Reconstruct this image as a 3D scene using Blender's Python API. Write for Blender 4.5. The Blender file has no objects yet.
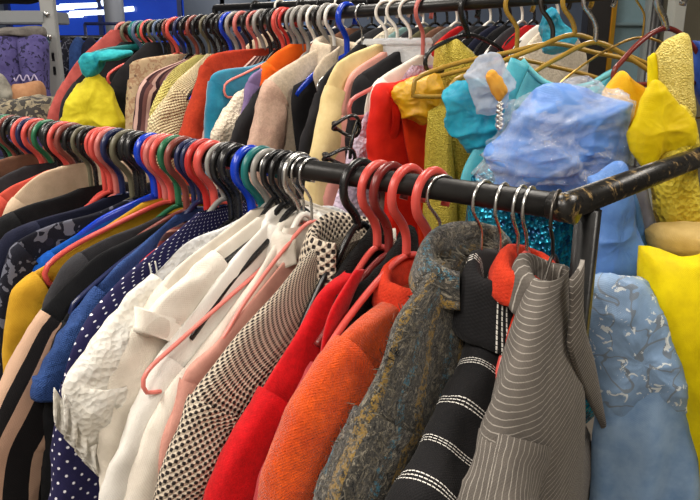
import bpy, bmesh, math, random
from mathutils import Vector, noise, Matrix
random.seed(7)
SC = bpy.context.scene
COL = SC.collection
PI = math.pi

# ------------------------------------------------------------------ camera frame
CAMZ = 1.65
FPX = 700.0
PITCH = math.radians(16.6)
FW = Vector((0, math.cos(PITCH), -math.sin(PITCH)))
UP = Vector((0, math.sin(PITCH), math.cos(PITCH)))
CAM = Vector((0, 0, CAMZ))
def ray(px, py):
    return FW + Vector((1, 0, 0)) * ((px - 350) / FPX) - UP * ((py - 250) / FPX)
def at(px, py, d):
    return CAM + ray(px, py) * d

RDIR = Vector((-.742, .670, 0)).normalized()      # along both rails, away to the left
NDIR = Vector((-.670, -.742, 0)).normalized()     # square to the rails, towards the aisle

class Rail:
    def __init__(s, p, d, rad):
        s.p, s.d, s.rad = Vector(p), Vector(d).normalized(), rad
    def s_of(s, px):
        k = (px - 350) / FPX
        a = s.p - CAM
        return (a.x - k * a.dot(FW)) / (k * s.d.dot(FW) - s.d.x)
    def pt(s, t): return s.p + s.d * t
FRONT = Rail(at(565, 207, .65), RDIR + Vector((0, 0, -.015)), .0125)
_b0 = at(352, 12, 1.45)
_b1 = at(467, 3, 1.265)
BACK = Rail(_b0, _b0 - _b1, .0125)

# ------------------------------------------------------------------ materials
MATS = {}
def newmat(name):
    m = bpy.data.materials.new(name); m.use_nodes = True
    nt = m.node_tree
    return m, nt, nt.nodes['Principled BSDF']
def N(nt, t, **kw):
    n = nt.nodes.new(t)
    for k, v in kw.items():
        if k in n.inputs.keys() if hasattr(n.inputs, 'keys') else False: n.inputs[k].default_value = v
        else: setattr(n, k, v)
    return n
def L(nt, a, b): nt.links.new(a, b)
def math_(nt, op, a, b=None, c=None):
    n = nt.nodes.new('ShaderNodeMath'); n.operation = op
    for i, v in enumerate((a, b, c)):
        if v is None: continue
        if isinstance(v, (int, float)): n.inputs[i].default_value = v
        else: nt.links.new(v, n.inputs[i])
    return n.outputs[0]
def mix_(nt, f, a, b):
    n = nt.nodes.new('ShaderNodeMix'); n.data_type = 'RGBA'
    for sock, v in ((n.inputs[0], f), (n.inputs[6], a), (n.inputs[7], b)):
        if isinstance(v, (int, float)): sock.default_value = v
        elif isinstance(v, tuple): sock.default_value = (*v, 1) if len(v) == 3 else v
        else: nt.links.new(v, sock)
    return n.outputs[2]
def rgb(r, g, b):
    f = lambda c: ((c / 255 + .055) / 1.055) ** 2.4 if c > 10 else c / 255 / 12.92
    return (f(r), f(g), f(b))
def uvxy(nt):
    t = nt.nodes.new('ShaderNodeUVMap'); t.uv_map = 'UVMap'
    s = nt.nodes.new('ShaderNodeSeparateXYZ'); nt.links.new(t.outputs[0], s.inputs[0])
    return t.outputs[0], s.outputs[0], s.outputs[1]
def noisetex(nt, vec, scale, detail=3, rough=.6, dist=0):
    n = nt.nodes.new('ShaderNodeTexNoise')
    n.inputs['Scale'].default_value = scale; n.inputs['Detail'].default_value = detail
    n.inputs['Roughness'].default_value = rough; n.inputs['Distortion'].default_value = dist
    nt.links.new(vec, n.inputs['Vector']); return n
def objvec(nt):
    t = nt.nodes.new('ShaderNodeTexCoord'); return t.outputs['Object']
def bump(nt, bsdf, h, strength=.3, dist=.002):
    b = nt.nodes.new('ShaderNodeBump'); b.inputs['Strength'].default_value = strength
    b.inputs['Distance'].default_value = dist
    nt.links.new(h, b.inputs['Height']); nt.links.new(b.outputs[0], bsdf.inputs['Normal'])

def fabric(name, c, c2=None, rough=.85, weave=900, wb=.25, var=.22, sheen=.03, pattern=None, trans=0, spec=.18):
    """woven cloth: two close tones of its own dye mottled by noise, thread bump"""
    if name in MATS: return MATS[name]
    m, nt, b = newmat(name)
    c = rgb(*c); c2 = rgb(*c2) if c2 else tuple(x * (1 - var) for x in c)
    uv, u, v = uvxy(nt); ov = objvec(nt)
    n1 = noisetex(nt, ov, 35, 4, .6)
    ramp = nt.nodes.new('ShaderNodeMapRange'); ramp.inputs[1].default_value = .35; ramp.inputs[2].default_value = .65
    L(nt, n1.outputs['Fac'], ramp.inputs[0])
    col = mix_(nt, ramp.outputs[0], c2, c)
    wx = math_(nt, 'SINE', math_(nt, 'MULTIPLY', u, weave * 2)); wy = math_(nt, 'SINE', math_(nt, 'MULTIPLY', v, weave * 2))
    h = math_(nt, 'MULTIPLY', wx, wy)
    fn = noisetex(nt, ov, 420, 2, .7)
    h = math_(nt, 'ADD', math_(nt, 'MULTIPLY', h, .4), fn.outputs['Fac'])
    if pattern: col, h = pattern(nt, uv, u, v, ov, col, h)
    L(nt, col, b.inputs['Base Color'])
    bump(nt, b, h, wb, .0015)
    b.inputs['Roughness'].default_value = rough
    b.inputs['Specular IOR Level'].default_value = spec
    b.inputs['Sheen Weight'].default_value = sheen
    if trans:
        out = nt.nodes['Material Output']
        tr = nt.nodes.new('ShaderNodeBsdfTransparent'); mx = nt.nodes.new('ShaderNodeMixShader')
        mx.inputs[0].default_value = trans
        L(nt, b.outputs[0], mx.inputs[1]); L(nt, tr.outputs[0], mx.inputs[2]); L(nt, mx.outputs[0], out.inputs[0])
    MATS[name] = m; return m

def band(nt, x, period, width, off=0.0):
    """1 inside a stripe of `width`, repeating every `period` along x"""
    f = math_(nt, 'FRACT', math_(nt, 'DIVIDE', math_(nt, 'ADD', x, off + 10 * period), period))
    return math_(nt, 'LESS_THAN', f, width / period)
def wob(nt, ov, x, amt, scale=60):
    n = noisetex(nt, ov, scale, 2)
    return math_(nt, 'ADD', x, math_(nt, 'MULTIPLY', math_(nt, 'SUBTRACT', n.outputs['Fac'], .5), amt))

def p_pin(axis, period, width, colr, two=True):
    def f(nt, uv, u, v, ov, col, h):
        x = wob(nt, ov, v if axis == 'v' else u, .003)
        s = band(nt, x, period, width)
        k = math_(nt, 'MULTIPLY', s, .85)
        if two:
            s2 = band(nt, x, period / 2, width * .5, period * .3)
            k = math_(nt, 'MAXIMUM', k, math_(nt, 'MULTIPLY', s2, .35))
        n = noisetex(nt, ov, 300, 2)
        k = math_(nt, 'MULTIPLY', k, math_(nt, 'ADD', n.outputs['Fac'], .35))
        return mix_(nt, k, col, rgb(*colr)), h
    return f
def p_stitch(nt, uv, u, v, ov, col, h):
    ks = None
    for off in (0, .0036, .0072):
        s = band(nt, v, .050, .0011, off)
        ks = s if ks is None else math_(nt, 'MAXIMUM', ks, s)
    dash = band(nt, u, .0045, .0036)
    ks = math_(nt, 'MULTIPLY', ks, dash)
    k2 = None
    for off in (0, .004):
        s = band(nt, u, .20, .0010, off + .02)
        k2 = s if k2 is None else math_(nt, 'MAXIMUM', k2, s)
    k2 = math_(nt, 'MULTIPLY', k2, band(nt, v, .0045, .0036))
    k = math_(nt, 'MAXIMUM', ks, math_(nt, 'MULTIPLY', k2, .55))
    return mix_(nt, k, col, rgb(225, 222, 215)), math_(nt, 'ADD', h, k)
def p_hound(nt, uv, u, v, ov, col, h):
    uu = wob(nt, ov, u, .0012, 90); vv = wob(nt, ov, v, .0012, 90)
    a = math_(nt, 'SINE', math_(nt, 'MULTIPLY', math_(nt, 'ADD', uu, vv), 2 * PI / .0088))
    b = math_(nt, 'SINE', math_(nt, 'MULTIPLY', math_(nt, 'SUBTRACT', uu, vv), 2 * PI / .0088))
    p = math_(nt, 'ADD', a, b)
    k = math_(nt, 'GREATER_THAN', p, -.55)
    kr = nt.nodes.new('ShaderNodeMapRange'); kr.inputs[1].default_value = -.60; kr.inputs[2].default_value = .05
    L(nt, p, kr.inputs[0])
    return mix_(nt, kr.outputs[0], rgb(42, 36, 36), col), math_(nt, 'ADD', h, math_(nt, 'MULTIPLY', p, .8))
def p_dots(nt, uv, u, v, ov, col, h):
    P = .0200
    def dots(ou, ovf):
        fu = math_(nt, 'SUBTRACT', math_(nt, 'FRACT', math_(nt, 'DIVIDE', math_(nt, 'ADD', u, 1 + ou), P)), .5)
        fv = math_(nt, 'SUBTRACT', math_(nt, 'FRACT', math_(nt, 'DIVIDE', math_(nt, 'ADD', v, 1 + ovf), P)), .5)
        d = math_(nt, 'ADD', math_(nt, 'MULTIPLY', fu, fu), math_(nt, 'MULTIPLY', fv, fv))
        return math_(nt, 'LESS_THAN', d, .0085)
    k = math_(nt, 'MAXIMUM', dots(0, 0), dots(P / 2, P / 2))
    return mix_(nt, k, col, rgb(225, 225, 235)), h
def p_tweed(nt, uv, u, v, ov, col, h):
    mp = nt.nodes.new('ShaderNodeMapping'); mp.inputs['Scale'].default_value = (230, 120, 1); L(nt, uv, mp.inputs[0])
    n1 = noisetex(nt, mp.outputs[0], 1.0, 4, .75, 1.2)
    r = nt.nodes.new('ShaderNodeValToRGB'); e = r.color_ramp.elements
    stops = [(.30, (9, 9, 11)), (.42, (30, 31, 31)), (.49, (74, 70, 62)), (.54, (26, 28, 31)), (.60, (150, 142, 124)), (.72, (18, 19, 22))]
    e[0].position = stops[0][0]; e[0].color = (*rgb(*stops[0][1]), 1)
    e[1].position = stops[-1][0]; e[1].color = (*rgb(*stops[-1][1]), 1)
    for p, c in stops[1:-1]:
        q = e.new(p); q.color = (*rgb(*c), 1)
    L(nt, n1.outputs['Fac'], r.inputs[0])
    # lengthwise runs of ochre, teal and pale yarn
    ux = wob(nt, ov, u, .02, 30)
    spot = noisetex(nt, ov, 210, 4, .8)
    def yarn(period, width, off, thr, base, c):
        k = math_(nt, 'MULTIPLY', band(nt, ux, period, width, off), math_(nt, 'GREATER_THAN', spot.outputs['Fac'], thr))
        return mix_(nt, math_(nt, 'MULTIPLY', k, .8), base, rgb(*c))
    c = yarn(.060, .012, 0, .50, r.outputs[0], (150, 118, 44))
    c = yarn(.060, .010, .022, .56, c, (52, 118, 142))
    c = yarn(.060, .012, .038, .56, c, (124, 116, 96))
    rib = noisetex(nt, ov, 500, 2).outputs['Fac']
    return c, math_(nt, 'ADD', math_(nt, 'MULTIPLY', n1.outputs['Fac'], 3), math_(nt, 'MULTIPLY', rib, .5))
def p_stripes(axis, cols, period):
    def f(nt, uv, u, v, ov, col, h):
        x = v if axis == 'v' else u
        n = len(cols); c = col
        for i, cc in enumerate(cols):
            c = mix_(nt, band(nt, x, period, period / n, i * period / n), c, rgb(*cc))
        return c, h
    return f
def p_floral(c1, c2, scale=30, thr=.56):
    def f(nt, uv, u, v, ov, col, h):
        vo = nt.nodes.new('ShaderNodeTexVoronoi'); vo.inputs['Scale'].default_value = scale; L(nt, ov, vo.inputs['Vector'])
        n = noisetex(nt, ov, scale * 1.7, 2, .5, 1.5)
        k = math_(nt, 'GREATER_THAN', n.outputs['Fac'], thr)
        c = mix_(nt, k, col, rgb(*c1))
        k2 = math_(nt, 'LESS_THAN', vo.outputs['Distance'], .16)
        return mix_(nt, k2, c, rgb(*c2)), h
    return f
def p_squiggle(nt, uv, u, v, ov, col, h):
    n = noisetex(nt, ov, 26, 1, .4, .8)
    k = math_(nt, 'LESS_THAN', math_(nt, 'ABSOLUTE', math_(nt, 'SUBTRACT', n.outputs['Fac'], .5)), .022)
    n2 = noisetex(nt, ov, 60, 3, .6, 1.0)
    k2 = math_(nt, 'GREATER_THAN', n2.outputs['Fac'], .62)
    c = mix_(nt, k, col, rgb(120, 134, 150)); c = mix_(nt, k2, c, rgb(220, 228, 232))
    return c, math_(nt, 'ADD', h, math_(nt, 'MULTIPLY', math_(nt, 'MAXIMUM', k, k2), 2.5))
def p_lace(nt, uv, u, v, ov, col, h):
    vo = nt.nodes.new('ShaderNodeTexVoronoi'); vo.inputs['Scale'].default_value = 140; L(nt, ov, vo.inputs['Vector'])
    n = noisetex(nt, ov, 45, 3, .6, 1.0)
    return col, math_(nt, 'ADD', math_(nt, 'MULTIPLY', vo.outputs['Distance'], 2.5), math_(nt, 'MULTIPLY', n.outputs['Fac'], 3))
def p_pucker(nt, uv, u, v, ov, col, h):
    n = noisetex(nt, ov, 90, 2, .5, .5)
    return col, math_(nt, 'ADD', math_(nt, 'MULTIPLY', n.outputs['Fac'], 4), h)
def p_fuzz(nt, uv, u, v, ov, col, h):
    n = noisetex(nt, ov, 160, 4, .8, .5)
    k = nt.nodes.new('ShaderNodeMapRange'); k.inputs[1].default_value = .3; k.inputs[2].default_value = .7; k.inputs[3].default_value = .72; k.inputs[4].default_value = 1.1
    L(nt, n.outputs['Fac'], k.inputs[0])
    mm = nt.nodes.new('ShaderNodeVectorMath'); mm.operation = 'SCALE'; L(nt, col, mm.inputs[0]); L(nt, k.outputs[0], mm.inputs['Scale'])
    return mm.outputs[0], math_(nt, 'ADD', math_(nt, 'MULTIPLY', n.outputs['Fac'], 4), h)
def p_knit(nt, uv, u, v, ov, col, h):
    a = math_(nt, 'SINE', math_(nt, 'MULTIPLY', math_(nt, 'ADD', u, v), 2 * PI / .010))
    b = math_(nt, 'SINE', math_(nt, 'MULTIPLY', math_(nt, 'SUBTRACT', u, v), 2 * PI / .010))
    n = noisetex(nt, ov, 70, 3, .6, 1)
    return col, math_(nt, 'ADD', math_(nt, 'ADD', a, b), math_(nt, 'MULTIPLY', n.outputs['Fac'], 4))

def sequin(name, ca, cb, scale=170, rough=.25, metal=.6, thr=.5):
    m, nt, b = newmat(name)
    ov = objvec(nt)
    vo = nt.nodes.new('ShaderNodeTexVoronoi'); vo.inputs['Scale'].default_value = scale; L(nt, ov, vo.inputs['Vector'])
    s = nt.nodes.new('ShaderNodeSeparateColor'); L(nt, vo.outputs['Color'], s.inputs[0])
    col = mix_(nt, s.outputs[0], rgb(*ca), rgb(*cb))
    L(nt, col, b.inputs['Base Color'])
    b.inputs['Metallic'].default_value = metal; b.inputs['Roughness'].default_value = rough
    hh = math_(nt, 'ADD', math_(nt, 'MULTIPLY', s.outputs[1], 1.0), math_(nt, 'MULTIPLY', vo.outputs['Distance'], 1.4))
    bump(nt, b, hh, .6, .004)
    MATS[name] = m; return m
def plastic(name, c, rough=.3, trans=0.0, spec=.5, wear=.12):
    if name in MATS: return MATS[name]
    m, nt, b = newmat(name)
    n = noisetex(nt, objvec(nt), 60, 4, .7)
    c = rgb(*c)
    L(nt, mix_(nt, n.outputs['Fac'], tuple(x * (1 - wear) for x in c), tuple(min(1, x * (1 + wear)) for x in c)), b.inputs['Base Color'])
    r = math_(nt, 'ADD', math_(nt, 'MULTIPLY', n.outputs['Fac'], .2), rough - .1); L(nt, r, b.inputs['Roughness'])
    b.inputs['Specular IOR Level'].default_value = spec
    if trans: b.inputs['Transmission Weight'].default_value = trans
    MATS[name] = m; return m
def metal(name, c, rough=.3):
    m = plastic(name, c, rough); m.node_tree.nodes['Principled BSDF'].inputs['Metallic'].default_value = 1.0; return m
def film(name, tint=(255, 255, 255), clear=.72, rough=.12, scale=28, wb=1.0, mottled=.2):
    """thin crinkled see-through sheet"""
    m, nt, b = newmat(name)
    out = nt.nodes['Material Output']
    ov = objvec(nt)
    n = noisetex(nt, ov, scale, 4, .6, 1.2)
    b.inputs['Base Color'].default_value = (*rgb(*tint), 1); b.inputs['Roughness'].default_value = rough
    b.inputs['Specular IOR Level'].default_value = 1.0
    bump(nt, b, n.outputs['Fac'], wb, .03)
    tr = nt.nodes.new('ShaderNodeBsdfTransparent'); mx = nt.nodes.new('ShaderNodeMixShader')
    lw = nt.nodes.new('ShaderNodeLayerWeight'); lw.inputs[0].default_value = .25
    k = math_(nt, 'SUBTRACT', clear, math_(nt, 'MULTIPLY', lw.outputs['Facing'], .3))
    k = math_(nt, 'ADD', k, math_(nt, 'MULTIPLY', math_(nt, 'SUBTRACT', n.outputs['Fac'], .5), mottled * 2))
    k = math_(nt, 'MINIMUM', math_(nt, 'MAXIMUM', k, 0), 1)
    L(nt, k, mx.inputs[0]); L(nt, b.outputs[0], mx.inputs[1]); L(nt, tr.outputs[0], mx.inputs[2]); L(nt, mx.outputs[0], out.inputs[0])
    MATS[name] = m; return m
def worn_paint(name, base, under, thr=.62, rough=.35):
    m, nt, b = newmat(name)
    ov = objvec(nt)
    n = noisetex(nt, ov, 38, 6, .75, .4); n2 = noisetex(nt, ov, 260, 3, .7)
    x = math_(nt, 'ADD', math_(nt, 'MULTIPLY', n.outputs['Fac'], .8), math_(nt, 'MULTIPLY', n2.outputs['Fac'], .25))
    k = nt.nodes.new('ShaderNodeMapRange'); k.inputs[1].default_value = thr; k.inputs[2].default_value = thr + .08; L(nt, x, k.inputs[0])
    L(nt, mix_(nt, k.outputs[0], rgb(*base), rgb(*under)), b.inputs['Base Color'])
    L(nt, math_(nt, 'ADD', math_(nt, 'MULTIPLY', n2.outputs['Fac'], .35), rough - .15), b.inputs['Roughness'])
    bump(nt, b, x, .25, .001)
    MATS[name] = m; return m
def plain(name, c, rough=.7, scale=6, var=.08):
    m, nt, b = newmat(name)
    n = noisetex(nt, objvec(nt), scale, 4)
    c = rgb(*c)
    L(nt, mix_(nt, n.outputs['Fac'], tuple(x * (1 - var) for x in c), tuple(min(1, x * (1 + var)) for x in c)), b.inputs['Base Color'])
    b.inputs['Roughness'].default_value = rough
    MATS[name] = m; return m
def emit(name, c, s):
    m, nt, b = newmat(name)
    b.inputs['Base Color'].default_value = (0, 0, 0, 1)
    b.inputs['Emission Color'].default_value = (*rgb(*c), 1); b.inputs['Emission Strength'].default_value = s
    MATS[name] = m; return m

# ------------------------------------------------------------------ mesh helpers
def link(name, bm, mat, parent=None, smooth=True):
    me = bpy.data.meshes.new(name); bm.normal_update(); bm.to_mesh(me); bm.free()
    o = bpy.data.objects.new(name, me); COL.objects.link(o)
    if mat: me.materials.append(mat)
    if smooth:
        for p in me.polygons: p.use_smooth = True
    if parent: o.parent = parent
    return o
def thing(name, label, cat, loc, rz=0.0, group=None):
    o = bpy.data.objects.new(name, None); COL.objects.link(o)
    o.empty_display_size = .05
    o.location = loc; o.rotation_euler = (0, 0, rz)
    o['label'] = label; o['category'] = cat
    if group: o['group'] = group
    return o
def tag(o, label, cat, group=None, kind=None):
    o['label'] = label; o['category'] = cat
    if group: o['group'] = group
    if kind: o['kind'] = kind
    return o
def struct(o): o['kind'] = 'structure'; return o
def BM():
    bm = bmesh.new(); bm.loops.layers.uv.new('UVMap'); return bm
def loft(bm, rings, closed=True, cap0=False, cap1=False):
    uvl = bm.loops.layers.uv.active
    vs = [[bm.verts.new(p) for p in r] for r in rings]
    n = len(rings[0]); vacc = [0.0]
    for i in range(1, len(rings)):
        j = n // 4
        vacc.append(vacc[-1] + max((rings[i][j] - rings[i - 1][j]).length, (rings[i][0] - rings[i - 1][0]).length))
    us = []
    for r in rings:
        a = [0.0]
        for j in range(1, n + (1 if closed else 0)):
            a.append(a[-1] + (r[j % n] - r[j - 1]).length)
        us.append(a)
    mid = us[len(us) // 2]
    for i in range(len(rings) - 1):
        for j in range(n if closed else n - 1):
            k = (j + 1) % n
            try: f = bm.faces.new((vs[i][j], vs[i][k], vs[i + 1][k], vs[i + 1][j]))
            except ValueError: continue
            for lp, (a, b) in zip(f.loops, ((i, j), (i, j + 1), (i + 1, j + 1), (i + 1, j))):
                lp[uvl].uv = (mid[b] if True else us[a][b], vacc[a])
    for flag, r, rev in ((cap0, vs[0], False), (cap1, vs[-1], True)):
        if flag:
            c = Vector((0, 0, 0))
            for v in r: c += v.co
            cv = bm.verts.new(c / len(r))
            for j in range(n if closed else n - 1):
                k = (j + 1) % n
                t = (cv, r[k], r[j]) if not rev else (cv, r[j], r[k])
                bm.faces.new(t)
    return vs
def catmull(pts, n):
    """resample a polyline smoothly, evenly along its length"""
    P = [Vector(p) for p in pts]
    if len(P) == 2: P = [P[0], (P[0] + P[1]) / 2, P[1]]
    E = [P[0] * 2 - P[1]] + P + [P[-1] * 2 - P[-2]]
    out = []
    for i in range(1, len(E) - 2):
        p0, p1, p2, p3 = E[i - 1:i + 3]
        for k in range(16):
            t = k / 16
            out.append(.5 * ((2 * p1) + (p2 - p0) * t + (2 * p0 - 5 * p1 + 4 * p2 - p3) * t * t + (3 * p1 - p0 - 3 * p2 + p3) * t ** 3))
    out.append(P[-1])
    d = [0.0]
    for a, b in zip(out, out[1:]): d.append(d[-1] + (b - a).length)
    res = []; j = 0
    for i in range(n):
        t = d[-1] * i / (n - 1)
        while j < len(d) - 2 and d[j + 1] < t: j += 1
        s = (t - d[j]) / max(1e-9, d[j + 1] - d[j])
        res.append(out[j].lerp(out[j + 1], min(1, max(0, s))))
    return res
def tube(bm, pts, rad, n=10, sx=1.0, sy=1.0, yaxis=Vector((0, 1, 0)), cap=True, taper=None, smooth=0):
    P = catmull(pts, smooth) if smooth else [Vector(p) for p in pts]
    rings = []
    for i, p in enumerate(P):
        t = (P[min(i + 1, len(P) - 1)] - P[max(i - 1, 0)]).normalized()
        y = yaxis - t * yaxis.dot(t)
        if y.length < 1e-4: y = t.orthogonal()
        y.normalize(); x = y.cross(t)
        rr = rad * (taper(i / max(1, len(P) - 1)) if taper else 1)
        rings.append([p + x * (math.cos(a) * rr * sx) + y * (math.sin(a) * rr * sy) for a in [2 * PI * k / n for k in range(n)]])
    loft(bm, rings, True, cap, cap)
def box(bm, c, s, bevel=0.0, rot=None):
    r = bmesh.ops.create_cube(bm, size=1.0)
    vs = r['verts']
    for v in vs: v.co = Vector((v.co.x * s[0], v.co.y * s[1], v.co.z * s[2]))
    if bevel:
        es = list({e for v in vs for e in v.link_edges})
        q = bmesh.ops.bevel(bm, geom=es, offset=bevel, segments=2, affect='EDGES')
        vs = list({v for f in q['faces'] for v in f.verts} | {v for v in vs if v.is_valid})
    for v in vs:
        co = v.co
        if rot: co = rot @ co
        v.co = co + Vector(c)
def cyl(bm, a, b, rad, n=20):
    tube(bm, [a, b], rad, n)
def smooth01(x):
    x = min(1, max(0, x)); return x * x * (3 - 2 * x)
def sgnpow(x, p): return math.copysign(abs(x) ** p, x)

# ------------------------------------------------------------------ hangers
def frame(rail, px=None, s=None, yaw=0.0):
    if s is None: s = rail.s_of(px)
    o = rail.pt(s)
    a = math.radians(yaw)
    d = Matrix.Rotation(a, 3, 'Z') @ NDIR
    return o, d, math.atan2(d.y, d.x)
def to_plane(o, d, q):
    """pixel -> (reach, height) in the upright plane through o along d"""
    m = Vector((-d.y, d.x, 0)); R = ray(*q)
    t = (o - CAM).dot(m) / R.dot(m)
    P = CAM + R * t - o
    return P.dot(d), P.z

HOOKN = {'front': [], 'back': []}
def hook_path(R, rad, rail_rad, zn, n=26, lean=0.0):
    Ri = R - rad
    zc = rail_rad - Ri
    pts = []
    for i in range(n):
        a = math.radians(208 - 258 * i / (n - 1))
        pts.append(Vector((math.cos(a) * R, 0, zc + math.sin(a) * R)))
    pts += [Vector((R * .26, 0, zc - R * 1.22)), Vector((R * .03, 0, zc - R * 1.75))]
    if zn < zc - R * 1.9: pts.append(Vector((0, 0, zn)))
    return pts
def hanger(rail, px, mat, style='tube', arms=None, zn=-.085, yaw=0.0, label='', group=None, mat_hook=None, R=None, bar=True, name='clothes_hanger', tip_loop=True, s=None):
    o, d, rz = frame(rail, px, s, yaw)
    t = thing(name, label, 'hanger', o, rz, group)
    if style == 'tube': rad, R = .0040, R or .0255; sx, sy = 1, 1
    elif style == 'flat': rad, R = .0042, R or .0235; sx, sy = 1.25, 1.7
    elif style == 'thick': rad, R = .0052, R or .0285; sx, sy = 1, 1
    else: rad, R = .0017, R or .020; sx, sy = 1, 1
    bm = BM()
    hp = hook_path(R, rad, rail.rad, zn)
    P = catmull(hp, 40)
    tube(bm, P, rad, 10, sx, sy)
    link('hook', bm, mat_hook or mat, t)
    if arms is None: arms = [(.0, zn), (.06, zn - .025), (.13, zn - .055), (.195, zn - .09)]
    bm = BM()
    arad = .0040 if style in ('tube', 'flat', 'thick') else (.0019 if not mat_hook else .0042)
    if mat is PL['rosewire']: arad = .0026
    tip = arms[-1]
    path = [Vector((r, 0, z)) for r, z in arms]
    end = [Vector((tip[0] + .012, 0, tip[1] - .012)), Vector((tip[0] + .010, 0, tip[1] - .028)), Vector((tip[0] - .008, 0, tip[1] - .034))]
    near = path + end
    far = [Vector((-p.x, 0, p.z)) for p in near]
    if not tip_loop: end, near, far, bar = [], path, [Vector((-p.x, 0, p.z)) for p in path], False
    if style == 'flat':
        for q in (path + end[:1], [Vector((-p.x, 0, p.z)) for p in path + end[:1]]):
            tube(bm, q, .008, 10, 1.0, .55, smooth=18, taper=lambda u: 1.25 - .45 * u)
    else:
        loop = list(reversed(far)) + near[1:]
        if bar: loop = loop + [Vector((0, 0, tip[1] - .034)), far[-1]]
        tube(bm, loop, arad, 8, smooth=70)
    link('arms', bm, mat, t)
    return t

# ------------------------------------------------------------------ garments
def nz(x, y, z): return noise.noise(Vector((x, y, z)))
def make_profile(rail, px, yaw, pts, s=None):
    o, d, rz = frame(rail, px, s, yaw)
    rz_pts = [to_plane(o, d, q) for q in pts]
    return rz_pts
def fix_profile(P, nw):
    P = [tuple(p) for p in P]
    if P[0][0] > nw + .015:
        # carry the shoulder line on to the neck
        (r0, z0), (r1, z1) = P[0], P[1]
        sl = max(-.75, min(-.22, (z1 - z0) / max(.01, r1 - r0)))
        P = [(nw, z0 - sl * (r0 - nw))] + P
    out = [P[0]]
    for r, z in P[1:]:
        out.append((max(r, .02), min(z, out[-1][1] - .006)))
    return out

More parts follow.
